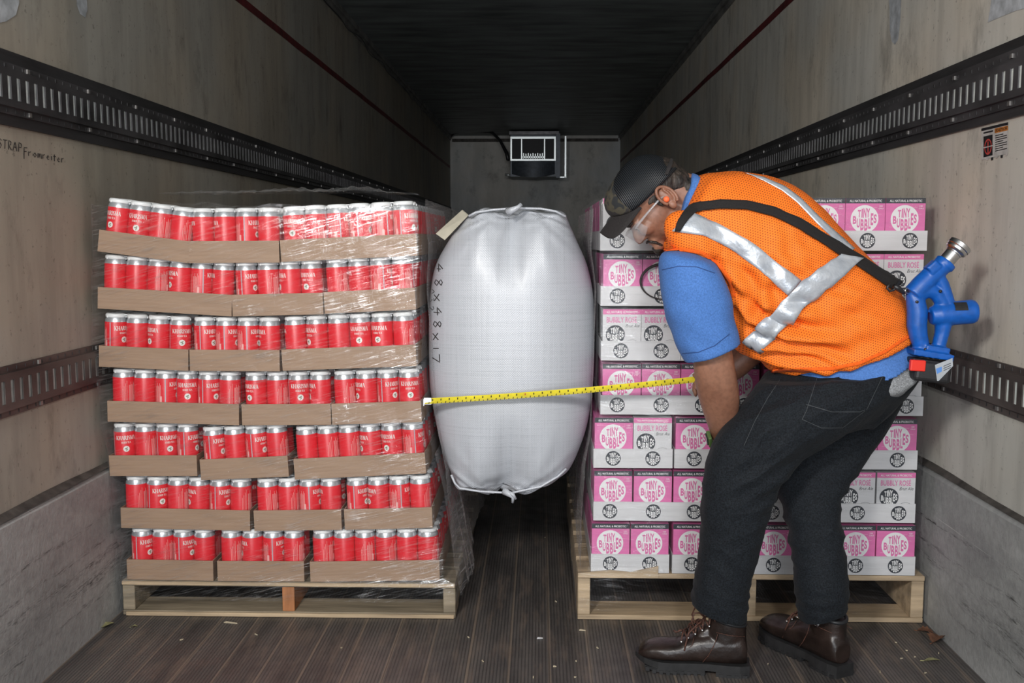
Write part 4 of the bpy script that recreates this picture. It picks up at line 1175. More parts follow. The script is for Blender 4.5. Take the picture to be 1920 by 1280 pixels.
# ears
def ear(s):
    mb = MB(); sgn = -1 if s < 0 else 1; y = s*.073
    pts = []
    for k in range(17):
        a = R(100-k*17); rr_ = .030 if k < 9 else .026
        pts.append(H(-.012+.020*math.cos(a)*-1 if False else -.010-.019*math.cos(R(k*18+150)), .004+.031*math.sin(R(k*18+150))*-1, y+sgn*(.010+.004*math.sin(k*.4))))
    mb.tube(pts, [.0045]*17, 8)
    mb.ell(H(-.010, .002, y+sgn*.002), (.017, .008, .027), HM)
    mb.ell(H(-.001, -.022, y+sgn*.005), (.010, .006, .012), HM)
    mb.tube([H(-.018, .022, y+sgn*.009), H(-.018, .005, y+sgn*.010), H(-.013, -.010, y+sgn*.008)], [.003]*3, 8)
    mb.ell(H(.006, -.002, y+sgn*.006), (.005, .005, .007), HM)
    return remesh(mb, 'ear', M['skin'], .0017, 3, person)
ear(-1); ear(1)
mb = MB(); mb.tube([H(-.004, .000, -.072), H(-.002, .000, -.086)], [.007, .0065], 14); mb.ell(H(-.002, 0, -.087), (.0078, .006, .0078), HM)
rebase(mb.build('ear_plug', M['orangefoam'], person, smooth=True), person); mb = MB(); mb.tube([H(-.004, .000, .072), H(-.002, .000, .086)], [.007, .0065], 14)
rebase(mb.build('ear_plug', M['orangefoam'], person, smooth=True), person)
# hair
hb = MB()
hb.ell(H(-.028, .035), (.078, .073, .070), HM); hb.ell(H(-.056, .002), (.046, .064, .048), HM); hb.ell(H(-.062, -.034), (.036, .060, .034), HM)
for s in (-1, 1):
    hb.ell(H(.012, .030, s*.066), (.022, .006, .010), HM); hb.ell(H(.014, .012, s*.0665), (.007, .0035, .018), HM)
remesh(hb, 'hair', M['hair'], .003, 2, person, lambda p, n: .0012*noise.noise(p*160))
gb = MB(); gb.ell(H(.111, -.064), (.014, .019, .013), HM); gb.ell(H(.115, -.053), (.006, .010, .005), HM); gb.ell(H(.111, -.029), (.006, .019, .003), HM)
for s in (-1, 1): gb.tube([H(.108, -.031, s*.018), H(.101, -.045, s*.027), H(.098, -.065, s*.020)], .0038, 8)
remesh(gb, 'beard', M['hair'], .002, 1, person, lambda p, n: .001*noise.noise(p*200))
for s in (-1, 1):
    mb = MB(); mb.ell(H(.0885, .013, s*.031), (.0115, .0115, .0115), HM); e = mb.build('eye', M['eyewhite'], person, smooth=True); rebase(e, person)
    mb = MB(); mb.ell(H(.0985, .010, s*.031), (.003, .0055, .0055), HM); q = mb.build('iris', M['iris'], e, smooth=True); q.data.transform(Matrix.Translation(-person.location))
    mb = MB(); mb.tube([H(.102, .034, s*.012), H(.104, .039, s*.028), H(.094, .037, s*.046)], [.004, .0045, .003], 8); rebase(mb.build('eyebrow', M['hair'], person, smooth=True), person)
# safety glasses
mb = MB()
for s in (-1, 1):
    mb.tube([H(.104, .022, s*.060), H(.085, .023, s*.070), H(.050, .020, s*.076), H(.012, .015, s*.079), H(-.010, .010, s*.080)], [.0024, .0026, .002, .002, .002], 8, flat=1.6)
gl = mb.build('safety_glasses', M['temple'], person, smooth=True); rebase(gl, person)
mb = MB(); vs = []; fs = []; n = 24
for i in range(n+1):
    a = R(-82+164*i/n); f_ = .078+.052*math.cos(a); s_ = .066*math.sin(a)
    top_ = .030; bo = -.014+.010*math.exp(-(a/.22)**2)+.012*(abs(a)/1.43)**3
    vs += [H(f_, top_, s_), H(f_-.002, bo, s_), H(f_-.0018, top_, s_*.985), H(f_-.0038, bo, s_*.985)]
for i in range(n):
    k = 4*i; fs += [(k, k+4, k+5, k+1), (k+2, k+3, k+7, k+6), (k, k+2, k+6, k+4), (k+1, k+5, k+7, k+3)]
mb.add(vs, fs); q = mb.build('lens', M['lens'], gl, smooth=True); q.data.transform(Matrix.Translation(-person.location))

# ---- cap
def cap_build():
    mb = MB(); nu, nv = 64, 22; vs = []; fs = []; mis = []
    axis_t = R(-8)
    for j in range(nv+1):
        ph = (math.pi/2)*j/nv
        for i in range(nu):
            a = 2*math.pi*i/nu; ca, sa = math.cos(a), math.sin(a)
            ru = math.cos(ph)**.80; hh = math.sin(ph)**.95
            f_ = .003+ca*.102*ru + (.001*math.sin(ph*2) if ca > 0 else -.002*math.sin(ph*2)); s_ = sa*.083*ru
            u0 = .037+.022*ca+.030*max(0, ca)**4                 # lower edge rises to the front
            u = u0*(1-hh) + .136*hh + .004*max(0, ca)*math.sin(ph*2)**2
            seam = .0012*abs(math.sin(a*3))**.3
            vs.append(H(f_, u, s_+0))
    for j in range(nv):
        for i in range(nu):
            fs.append((j*nu+i, j*nu+(i+1) % nu, (j+1)*nu+(i+1) % nu, (j+1)*nu+i)); 
            a = 2*math.pi*(i+.5)/nu; mis.append(1 if math.cos(a) > .62 else 0)
    fs.append(tuple(range(nv*nu, nv*nu+nu))); mis.append(0)
    mb.v = [Vector(v) for v in vs]; mb.f = fs; mb.m = mis
    o = mb.build('cap', [M['capmesh'], M['camo']], smooth=True)
    sd = o.modifiers.new('s', 'SOLIDIFY'); sd.thickness = .003; sd.offset = -1
    rebase(o, person); return o
capo = cap_build()
mb = MB(); vs = []; fs = []; nu, nv = 30, 14                  # brim, curved down at the sides
for j in range(nv+1):
    q = j/nv
    for i in range(nu+1):
        w_ = -1+2*i/nu; ang = w_*R(62)
        bf = .004+.106*math.cos(ang)-.004; bs = .083*math.sin(ang)
        L = (.160-bf)*(1-abs(w_)**7)
        f_ = bf+L*q; s_ = bs*(1-.06*q)
        u = .090-.040*(abs(s_)/.060)**1.5*(.80+.2*q)+.002*q
        vs.append((H(f_, u, s_), H(f_, u-.004, s_)))
top_ = [v[0] for v in vs]; bo = [v[1] for v in vs]; N_ = len(top_)
for j in range(nv):
    for i in range(nu):
        a = j*(nu+1)+i; fs.append((a, a+1, a+nu+2, a+nu+1)); fs.append((a+N_, a+nu+1+N_, a+nu+2+N_, a+1+N_))
for i in range(nu):
    a = nv*(nu+1)+i; fs.append((a, a+1, a+1+N_, a+N_)); fs.append((i, i+N_, i+1+N_, i+1))
mb.add(top_+bo, fs); q = mb.build('brim', M['brim'], capo, smooth=True, angle=60); q.data.transform(Matrix.Translation(-person.location))
mb = MB(); mb.ell(H(.004, .137), (.007, .007, .003), HM); q = mb.build('cap_button', M['brim'], capo, smooth=True); q.data.transform(Matrix.Translation(-person.location))
mb = MB()
mb.tube([H(-.055,.036,-.073), H(-.085,.040,-.052), H(-.100,.044,-.020), H(-.102,.045,0), H(-.100,.044,.020), H(-.085,.040,.052), H(-.055,.036,.073)], .007, 8, flat=.3)
q = mb.build('strap_band', M['brim'], capo, smooth=True); q.data.transform(Matrix.Translation(-person.location))

# ---- shirt
sh = MB()
COLLAR = [((1318,338),(1286,405),YT,.080,0), ((1306,327),(1272,420),YT,.084,.0), ((1296,325),(1262,424),YT,.080,0)]
loft_mb(sh, loft_sections(COLLAR, 40, 5))
TORSO_IN = [((1320,345),(1282,420),YT,.10,0), ((1400,345),(1310,510),YT,.165,0), ((1470,362),(1372,585),YT,.17,0), ((1530,408),(1400,636),YT,.160,0), ((1590,472),(1424,655),YT,.150,0), ((1645,532),(1448,675),YT,.142,.0),
            ((1688,596),(1460,694),YT,.145,.02), ((1713,642),(1482,702),YT,.177,.046)]
loft_mb(sh, loft_sections(TORSO_IN, 48, 6))
SLEEVE = [((1290,466),(1330,480),2.64,.05,0), ((1243,474),(1345,500),2.575,.078,0), ((1237,520),(1362,535),2.565,.085,0), ((1243,570),(1372,570),2.57,.085,0), ((1258,620),(1378,605),2.58,.083,0), ((1272,655),(1384,630),2.585,.080,0), ((1284,681),(1387,643),2.59,.079,0)]
loft_mb(sh, loft_sections(SLEEVE, 40, 8))
SL2 = [((1290,450),(1380,450),2.87,.06,0), ((1280,500),(1395,500),2.90,.075,0), ((1300,560),(1420,560),2.90,.070,0), ((1330,620),(1432,600),2.90,.065,0)]
loft_mb(sh, loft_sections(SL2, 32, 6))
def shdisp(p, n):
    return fold(p, (.3, .2, 1), .11, .004, .5, 3) + .002*noise.noise(p*22)
shirt = remesh(sh, 'shirt', M['shirt'], .0045, 3, person, shdisp)
# ---- grey undershirt hem
ud = MB(); loft_mb(ud, loft_sections([((1690,600),(1500,680),YT,.12,.0), ((1711,646),(1520,700),YT,.160,.040), ((1716,660),(1540,706),YT,.170,.052), ((1706,674),(1550,720),YT,.140,.055)], 48, 6))
remesh(ud, 'undershirt', M['under'], .005, 2, person, lambda p, n: fold(p, (1, 0, .6), .05, .003, .6, 5))
# ---- vest
vb = MB()
VEST = [((1308,331),(1268,420),YT,.093,0), ((1322,325),(1253,442),YT,.125,0), ((1345,322),(1243,466),YT,.165,0), ((1400,324),(1290,530),YT,.188,0), ((1470,342),(1345,600),YT,.200,0), ((1530,384),(1378,650),YT,.195,0),
        ((1590,448),(1400,670),YT,.187,0), ((1648,508),(1422,680),YT,.180,.0), ((1690,560),(1436,690),YT,.172,.0), ((1709,619),(1458,698),YT,.166,.016)]
loft_mb(vb, loft_sections(VEST, 72, 8))
vb.ell(P(1300, 445, 2.585), (.085, .050, .055), Matrix.Rotation(R(35), 3, 'Y'))          # shoulder cap of the vest
C1 = P(1400, 640, 2.56); C2 = P(1560, 660, 2.56)
def vdisp(p, n):
    d = .0
    w1 = math.exp(-((p-P(1440, 640, 2.58)).length/.16)**2); w2 = math.exp(-((p-P(1540, 655, 2.56)).length/.20)**2)
    w3 = math.exp(-((p-P(1400, 560, 2.56)).length/.13)**2)
    d += w1*.016*math.sin((p.x*.35+p.z)*130+6*noise.noise(p*6)) + w2*.008*math.sin((p.x*-.25+p.z)*95+5*noise.noise(p*5+Vector((3, 0, 0))))
    d += w3*.009*math.sin((p.x+p.z*.3)*110+4*noise.noise(p*7))
    d += .005*noise.noise(p*7)+.003*noise.noise(p*18)
    return d
vest = remesh(vb, 'safety_vest', M['vest'], .0045, 3, person, vdisp)
VB = bvh_of(vest); SB = bvh_of(shirt)
def band(top, bot, nm, m, lift=.006, n=40, k=6, parent=None, bv=None, flip=1, thick=.0015, wav=0):
    """cloth strip lying on a garment, between two lines seen on its near side"""
    def along(pl, s):
        L = [0]
        for i in range(len(pl)-1): L.append(L[-1]+(Vector(pl[i+1])-Vector(pl[i])).length)
        d = s*L[-1]
        for i in range(len(pl)-1):
            if d <= L[i+1]+1e-9: f_ = (d-L[i])/(L[i+1]-L[i]); return Vector(pl[i]).lerp(Vector(pl[i+1]), f_)
        return Vector(pl[-1])
    grid = []
    for i in range(n+1):
        A = along(top, i/n); B = along(bot, i/n); row = []
        for j in range(k+1):
            q = A.lerp(B, j/k); dr = ray(q.x, q.y).normalized(); best = None
            for b in bv:
                h_ = b.ray_cast(CO, dr)
                if h_[0] is not None and (best is None or h_[3] < best[3]): best = h_
            row.append((best[0], best[1], dr) if best else None)
        grid.append(row)
    # fill misses from neighbours
    last = None
    for i in range(n+1):
        for j in range(k+1):
            if grid[i][j] is None:
                q = along(top, i/n).lerp(along(bot, i/n), j/k)
                src = next((grid[i][jj] for jj in sorted(range(k+1), key=lambda z: abs(z-j)) if grid[i][jj]), last)
                if src is None: continue
                dr = ray(q.x, q.y).normalized(); yy = src[0].y+.012
                grid[i][j] = (CO+dr*((yy-CO.y)/dr.y), src[1], dr)
            last = grid[i][j]
    mb = MB(); vs = []
    for i in range(n+1):
        for j in range(k+1):
            h_ = grid[i][j]; 
            if h_ is None: h_ = last
            nn = h_[1] if h_[1].dot(h_[2]) < 0 else -h_[1]
            nn = (nn*.5 - h_[2]*.5).normalized()
            vs.append(h_[0]+nn*lift)
    # light smoothing of the strip
    for _ in range(3):
        v2 = list(vs)
        for i in range(n+1):
            for j in range(k+1):
                acc = Vector((0,0,0)); c = 0
                for a, b in ((i-1, j), (i+1, j), (i, j-1), (i, j+1)):
                    if 0 <= a <= n and 0 <= b <= k: acc += vs[a*(k+1)+b]; c += 1
                av = acc/c; p0 = vs[i*(k+1)+j]
                v2[i*(k+1)+j] = Vector((p0.x, p0.y*.4+min(av.y, p0.y+.004)*.6 if abs(av.y-p0.y) < .05 else p0.y, p0.z))
        vs = v2
    N_ = len(vs); fs = []
    for i in range(n):
        for j in range(k): a = i*(k+1)+j; fs.append((a, a+1, a+k+2, a+k+1))
    mb.add(vs, fs); o = mb.build(nm, m, smooth=True); fixnormals(o.data)
    sd = o.modifiers.new('s', 'SOLIDIFY'); sd.thickness = thick; sd.offset = 0
    rebase(o, person)
    if parent: 
        o.parent = parent
    return o
band([(1298,401),(1345,418),(1400,448),(1450,485),(1502,527)], [(1260,433),(1320,442),(1370,466),(1420,503),(1478,553)], 'reflective_band', M['reflect'], parent=vest, bv=[VB])['label'] = 'silver shoulder band'
band([(1574,476),(1540,500),(1500,530),(1470,560),(1430,602),(1394,640)], [(1614,487),(1580,516),(1545,545),(1500,586),(1460,628),(1424,662)], 'reflective_band', M['reflect'], parent=vest, bv=[VB], lift=.013)['label'] = 'silver waist band'
band([(1393,325),(1430,333),(1470,350),(1500,372),(1540,412),(1580,448),(1600,466)], [(1400,326),(1432,340),(1466,358),(1494,380),(1532,420),(1570,455),(1590,474)], 'reflective_band', M['reflect'], parent=vest, bv=[VB], lift=.004, k=3)['label'] = 'silver back band'
band([(1240,466),(1280,464),(1318,470),(1352,494),(1372,524),(1380,556)], [(1241,472),(1280,470),(1315,476),(1346,498),(1365,526),(1372,558)], 'binding', M['piping'], parent=vest, bv=[VB, SB], lift=.004, k=3)
band([(1436,690),(1500,690),(1560,688),(1610,678),(1660,656),(1709,624)], [(1438,696),(1500,696),(1560,694),(1610,684),(1660,662),(1709,630)], 'binding', M['piping'], parent=vest, bv=[VB, SB], lift=.003, k=3)

# ---- jeans
jb = MB()
loft_mb(jb, loft_sections([((1700,640),(1466,690),YT,.150,.03), ((1716,668),(1438,700),YT,.164,.045), ((1713,705),(1415,738),YT,.176,.03), ((1680,750),(1400,772),YT,.172,0), ((1640,790),(1400,810),YT+.02,.14,0)], 56, 7))
loft_mb(jb, loft_sections([((1702,690),(1425,716),2.67,.115,0), ((1668,740),(1392,758),2.645,.118,0), ((1606,786),(1357,802),2.635,.110,0), ((1510,850),(1326,858),2.635,.098,0), ((1462,912),(1316,925),2.64,.090,0),
   ((1440,970),(1313,985),2.65,.085,0), ((1424,1030),(1309,1045),2.66,.082,0), ((1408,1085),(1300,1095),2.67,.082,0), ((1402,1125),(1296,1120),2.675,.080,0), ((1399,1160),(1298,1137),2.68,.076,0)], 48, 8))
loft_mb(jb, loft_sections([((1708,690),(1470,740),2.84,.11,0), ((1692,745),(1440,800),2.84,.11,0), ((1650,820),(1440,865),2.82,.10,0), ((1606,885),(1452,915),2.79,.092,0), ((1576,935),(1468,955),2.76,.085,0),
   ((1580,1000),(1478,1005),2.73,.080,0), ((1586,1060),(1487,1062),2.70,.078,0), ((1590,1105),(1492,1112),2.69,.075,0), ((1585,1140),(1500,1162),2.695,.068,0)], 44, 8))
AN1 = P(1350, 1130, 2.67); AN2 = P(1542, 1120, 2.68); KN = P(1400, 930, 2.62); CR_ = P(1560, 800, 2.6); KB = P(1530, 960, 2.75)
def crease(x):
    """soft ridge with a tight valley, -1..1"""
    t_ = x/(2*math.pi) % 1.0; return 1-2*abs(2*t_-1)**.6 if t_ > 0 else -1
def jdisp(p, n):
    d = .003*noise.noise(p*9)+.0018*noise.noise(p*26)
    for c, rad, amp, dv, fr in ((AN1, .085, .0065, (.30, 0, 1), 165), (AN2, .085, .006, (-.4, 0, 1), 155), (KN, .12, .0065, (-.45, 0, 1), 95), (CR_, .17, .010, (-.55, 0, 1), 85),
                                (KB, .13, .008, (.3, 0, 1), 105), (P(1420, 760, 2.58), .12, .006, (-.6, 0, 1), 110), (P(1360, 1040, 2.6), .11, .005, (.5, 0, 1), 90), (P(1460, 860, 2.56), .12, .009, (-.75, 0, 1), 90),
                                (P(1530, 1040, 2.66), .10, .005, (-.4, 0, 1), 100), (P(1640, 780, 2.7), .12, .008, (-.9, 0, 1), 80)):
        w_ = math.exp(-((p-c).length/rad)**2)
        if w_ > .02: d += w_*amp*crease((p.x*dv[0]+p.z*dv[2])*fr+7*noise.noise(p*5+Vector((fr, 0, 0))))*(.35+1.3*abs(noise.noise(p*7+Vector((0, fr, 0)))))
    return d
jeans = remesh(jb, 'jeans', M['jeans'], .0048, 3, person, jdisp)
JB = bvh_of(jeans)
M['stitch'] = mat('grey_stitching', (.045, .05, .055), .8)
def stitch(pts, w_=1.0):
    mb = MB(); stroke_px(pts, w_, JB, mb, lift=.0015); 
    o = mb.build('stitching', M['stitch']); rebase(o, person); o.parent = jeans
stitch([(1462,712),(1440,745),(1415,790),(1395,835)]); stitch([(1532,708),(1512,770),(1504,786)]); stitch([(1512,758),(1560,772),(1612,772),(1622,768)], 1.3); stitch([(1504,786),(1540,802),(1580,802),(1622,770)]); stitch([(1655,705),(1625,768)])
mb = MB()
for pl in ([(1279,663),(1310,660),(1340,648),(1368,626)], [(1241,506),(1271,499),(1306,500),(1341,512)]): stroke_px(pl, 1.6, SB, mb, lift=.001)
M['seamblue'] = mat('dark_blue_seam', (.02, .06, .2), .8); o = mb.build('seam', M['seamblue']); rebase(o, person); o.parent = shirt
# ---- socks
mb = MB(); mb.tube([P(1546,1130,2.70), P(1550,1172,2.70)], [.038, .036], 20); rebase(mb.build('sock', M['card_w'], person, smooth=True), person)

# ---- boots (toe towards +x of the boot's own frame, heel at the origin)
def boot_parts():
    up = MB()
    secs = [(.004,.034,.090,.026),(.02,.030,.118,.034),(.05,.028,.122,.038),(.09,.028,.118,.040),(.13,.028,.112,.042),(.165,.028,.100,.045),(.20,.028,.086,.049),(.235,.028,.082,.051),(.265,.028,.078,.048),(.290,.029,.068,.040),(.305,.032,.052,.026)]
    rings = []
    for i in range(61):
        x, z0, z1, hw = interp(secs, i/60); ring = []
        for k in range(32):
            a = 2*math.pi*k/32; c, s_ = math.cos(a), math.sin(a)
            zz = (z0+z1)/2+(z1-z0)/2*math.copysign(abs(s_)**.75, s_); yy = hw*math.copysign(abs(c)**.8, c)*(1 if s_ < 0 else 1-.25*abs(s_)**2)
            ring.append(Vector((x, yy, zz)))
        rings.append(ring)
    loft_mb(up, rings)
    rings = []
    for i in range(21):
        t_ = i/20; z = .07+.085*t_; x0 = .004+.004*t_; x1 = .128-.022*t_
        rings.append([Vector(((x0+x1)/2+(x1-x0)/2*math.cos(2*math.pi*k/32), (.036+.003*t_)*math.sin(2*math.pi*k/32), z+.012*t_*math.cos(2*math.pi*k/32))) for k in range(32)])
    loft_mb(up, rings)
    up.ell((.125, 0, .105), (.040, .024, .022), Matrix.Rotation(R(38), 3, 'Y'))          # tongue
    return up
def sole_mb():
    mb = MB()
    def outline(x, grow=0):
        pts = [(0,.028),(.02,.036),(.06,.038),(.11,.036),(.16,.042),(.21,.051),(.25,.052),(.285,.042),(.305,.026),(.312,.010)]
        for i in range(len(pts)-1):
            if x <= pts[i+1][0]: f_ = (x-pts[i][0])/(pts[i+1][0]-pts[i][0]); return pts[i][1]+(pts[i+1][1]-pts[i][1])*f_+grow
        return pts[-1][1]+grow
    def slab(xa, xb, z0, z1, toe=0):
        n = 24; vs = []
        for i in range(n+1):
            x = xa+(xb-xa)*i/n; w_ = outline(x, .003); lift = .016*max(0, (x-.22)/.09)**2
            vs += [(x, -w_, z0+lift), (x, w_, z0+lift), (x, w_, z1+lift*.6), (x, -w_, z1+lift*.6)]
        fs = [(4*i+k, 4*i+4+k, 4*i+4+(k+1) % 4, 4*i+(k+1) % 4) for i in range(n) for k in range(4)]+[(0,1,2,3),(4*n+3,4*n+2,4*n+1,4*n)]
        mb.add(vs, fs)
    slab(-.004, .314, .014, .034)
    slab(-.004, .088, 0, .0145); slab(.118, .285, .004, .0145)
    for k in range(9):
        x = .120+k*.019; w_ = outline(x, .003); l = .016*max(0, (x-.22)/.09)**2
        for s in (-1, 1): mb.box((x+.005, s*(w_-.004), .005+l), (.011, .012, .012))
    for k in range(4):
        for s in (-1, 1): mb.box((.008+k*.022, s*(outline(.01+k*.022, .003)-.004), .004), (.012, .012, .008))
    return mb
def boot(loc, rotz, label, lace=True, scale=1.0):
    Mx = Matrix.Translation(loc) @ Matrix.Rotation(rotz, 4, 'Z') @ Matrix.Scale(scale, 4)
    u = boot_parts(); u.v = [Mx @ p for p in u.v]
    b = remesh(u, 'boot', M['leather'], .003, 4, person, lambda p, n: .0012*noise.noise(p*40)); b['label'] = label
    def sub(mb, nm, m, sm=False, ang=None):
        mb.v = [Mx @ p for p in mb.v]; q = mb.build(nm, m, smooth=sm, angle=ang); rebase(q, person); q.parent = b; return q
    sub(sole_mb(), 'sole', M['sole'])
    mb = MB(); pts = []
    for k in range(33):
        a = 2*math.pi*k/32; pts.append((.057+.047*math.cos(a), .0365*math.sin(a), .153+.010*math.cos(a)))
    mb.tube(pts, .0055, 8); sub(mb, 'padded_collar', M['collarpad'], True)
    mb = MB()
    for s in (-1, 1):                                               # seams
        mb.tube([(.125, s*.0425, .040), (.110, s*.0425, .060), (.095, s*.0415, .090), (.085, s*.0405, .125)], .0011, 6)
        mb.tube([(.012, s*.034, .120), (.05, s*.0400, .122), (.09, s*.0400, .128)], .0010, 6)
        mb.tube([(.185, s*.0465, .045), (.180, s*.0440, .065), (.155, s*.040, .085), (.150, s*.030, .104)], .0010, 6)
    sub(mb, 'seam', M['lace'], True)
    for s in (-1, 1):
        for k in range(5):
            x = .185-k*.019; z = .099+k*.0125; mb = MB()
            mb.lathe([(.0001, .001), (.0032, .001), (.0032, -.001)], 12, 0, (x, s*(.034-k*.001), z-.008), Matrix.Rotation(R(60)*-s, 3, 'X'))
            sub(mb, 'eyelet', M['steel'], True)
    if lace:
        mb = MB()
        for k in range(5):
            x = .185-k*.019; z = .101+k*.0135
            mb.tube([(x, -.033, z-.008), (x-.003, -.015, z+.006), (x-.006, .0, z+.010), (x-.010, .015, z+.008), (x-.016, .032, z+.002)], .0024, 8)
            mb.tube([(x, .033, z-.008), (x-.003, .015, z+.008), (x-.006, .0, z+.012), (x-.010, -.015, z+.009), (x-.016, -.032, z+.002)], .0024, 8)
        for s in (-1, 1):
            mb.tube([(.120,0,.150),(.135,s*.012,.170),(.150,s*.020,.172),(.158,s*.024,.150),(.150,s*.022,.128),(.128,s*.008,.140)], .0023, 8)
            mb.tube([(.122,0,.146),(.140,s*.018,.140),(.165,s*.034,.118),(.172,s*.040,.090),(.176,s*.046,.070)], .0023, 8)
        mb.tube([(.176,-.030,.096),(.190,-.026,.100),(.200,-.030,.092),(.208,-.022,.098)], .003, 8)
        sub(mb, 'laces', M['lace'], True)
    return b
hl = PZ(1402, 1262, 0); tl_ = PZ(1192, 1244, 0.0)
boot(hl, math.atan2(tl_.y-hl.y, tl_.x-hl.x), 'brown leather boot with untied laces, toe pointing at the pallets', scale=1.0*(tl_-hl).length/.314)
hl2 = PZ(1582, 1268, 0); hl2.z = 0; tl2 = PZ(1448, 1196, 0)
boot(hl2, math.atan2(tl2.y-hl2.y, tl2.x-hl2.x), 'brown leather boot seen from behind its heel', scale=1.02)

# ---- wrist watch
wc = P(1349, 822, 2.715); ad = (P(1352, 846, 2.748)-P(1349, 805, 2.70)).normalized()
u_ = ad.cross(Vector((0,1,0))).normalized(); v_ = ad.cross(u_)
mb = MB(); rings = []
for z in (-.011, .011):
    rings.append([wc+ad*z+u_*.0275*math.cos(2*math.pi*k/28)+v_*.0285*math.sin(2*math.pi*k/28) for k in range(28)])
loft_mb(mb, rings, caps=False)
wt = mb.build('wrist_watch', M['watchband'], smooth=True); sd = wt.modifiers.new('s', 'SOLIDIFY'); sd.thickness = .003; rebase(wt, person)
mb = MB(); fc_ = P(1330, 823, 2.70); Mx = Matrix((ad, v_, u_)).transposed()
mb.box(fc_, (.036, .032, .010), 0, Mx); q = mb.build('watch_case', M['watchband']); bevel(q, .003); rebase(q, person); q.parent = wt
mb = MB(); mb.box(fc_-Vector((.0055, 0, 0)), (.024, .022, .006), 0, Mx); q = mb.build('watch_face', M['watchface']); rebase(q, person); q.parent = wt

# ------------------------------------------------------------------ tape measure
M['tape'] = mat('yellow_tape', (.78, .66, .04), .35, 0, 30, .08)
t0 = P_room(797, 752, YS-.050); t1 = P(1304, 711, 2.878)
mb = MB(); n = 60; vs = []; fs = []; tk = []
dirt = (t1-t0).normalized(); upv = Vector((0, .80, .60)); upv = (upv-dirt*upv.dot(dirt)).normalized()
def tp(s, w_, lift=0):
    p = t0.lerp(t1, s); p = p + Vector((0, 0, -.006*math.sin(math.pi*s))); c = .0022*(1-(2*w_)**2); nn = dirt.cross(upv).normalized()
    if nn.y > 0: nn = -nn
    return p + upv*w_*.0235 + nn*(-c+lift)
for i in range(n+1):
    for j in range(7): vs.append(tp(i/n, -.5+j/6))
for i in range(n):
    for j in range(6): a = i*7+j; fs.append((a, a+1, a+8, a+7))
mb.add(vs, fs); blade = mb.build('tape_blade', M['tape'], smooth=True); fixnormals(blade.data)
L = (t1-t0).length
troot = empty('tape_measure', t1, (0, 0, 0)); tag(troot, 'yellow tape measure stretched across the front of the white air bag', 'tape measure')
rebase(blade, troot)
mb = MB(); k = 0; d = .0127
while d < L-.01:
    s = 1-(L-d)/L if False else d/L; h_ = .45 if k % 2 else .9; w_ = .0011/L
    mb.add([tp(s-w_, -.5, .0004), tp(s+w_, -.5, .0004), tp(s+w_, -.5+h_*.45, .0004), tp(s-w_, -.5+h_*.45, .0004)], [(0,1,2,3)], 1 if k % 32 == 31 else 0)
    if k % 2: mb.add([tp(s-.0045/L, .05, .0004), tp(s-.0015/L, .05, .0004), tp(s-.0015/L, .35, .0004), tp(s-.0045/L, .35, .0004)], [(0,1,2,3)], 1 if k % 24 == 23 else 0)
    d += .0127; k += 1
q = mb.build('tick_marks', [M['black'], M['st_red']]); rebase(q, troot); q.parent = blade
mb = MB(); mb.box(t0+dirt*.008, (.022, .004, .020)); mb.box(t0+Vector((-.004, .006, -.004)), (.0025, .014, .020))
rebase(mb.build('end_hook', M['steel'], troot), troot)
mb = MB(); c = t1+dirt*.040+Vector((0, .012, -.004)); mb.box(c, (.065, .030, .062)); o = mb.build('tape_case', M['blackplastic'], troot); rebase(o, troot); bevel(o, .012, 3)

# ------------------------------------------------------------------ blue inflator with shoulder strap
YB_ = 2.60
M['blue'] = mat('blue_plastic', (.004, .095, .42), .38, 0, 60, .1, 160, .25, .0008)
M['battery'] = mat('battery_plastic', (.016, .016, .018), .5, 0, 80, .2, 200, .3, .0005)
M['latch'] = mat('red_latch', (.75, .03, .015), .4)
inf = empty('bag_inflator', P(1740, 600, YB_)); tag(inf, 'blue cordless air bag inflator hanging from a black strap over the person', 'inflator')
bb = MB(); q = lambda x, y, dy=0: P(x, y, YB_+dy)
bb.tube([q(1712,552), q(1728,534), q(1750,512), q(1772,494)], [.026, .026, .0245, .0235], 24)
bb.tube([q(1768,498), q(1775,490)], [.0265, .0265], 24)
bb.box(q(1748, 500, -.012), (.030, .030, .022), 0, Matrix.Rotation(R(-42), 3, 'Y'))
bb.tube([q(1708,546), q(1716,560), q(1720,585), q(1719,610), q(1722,630), q(1728,650), q(1734,664)], [.014, .022, .0245, .0235, .0215, .019, .018], 24, flat=1.05)
bb.tube([q(1724,548), q(1742,544), q(1756,550), q(1766,566), q(1770,586)], [.022, .020, .019, .018, .018], 20)
bb.tube([q(1755,515), q(1766,534), q(1774,556), q(1780,575)], [.018, .018, .017, .016], 20)
bb.tube([q(1744,592), q(1760,590), q(1800,586), q(1822,584), q(1829,583.5)], [.022, .029, .0305, .0310, .0275], 32)
bb.tube([q(1770,600), q(1766,625), q(1760,648), q(1756,660)], [.022, .018, .017, .022], 20)
bb.box(q(1742, 663), (.102, .066, .016), 0, Matrix.Rotation(R(9), 3, 'Y'))
bb.box(q(1752, 655), (.060, .050, .020), 0, Matrix.Rotation(R(9), 3, 'Y'))
hsg = remesh(bb, 'housing', M['blue'], .0028, 3, inf)
mb = MB()
for x, y in ((1720,566),(1764,546),(1736,655),(1776,663)): mb.lathe([(.0001,.0),(.0035,.0),(.0038,-.004)], 12, 0, q(x, y, -.0245), Matrix.Rotation(R(90), 3, 'X'))
rebase(mb.build('screws', M['blackplastic'], inf, smooth=True), inf)
nd_ = (q(1791,470)-q(1770,494)).normalized(); Mz = nd_.to_track_quat('Z', 'Y').to_matrix()
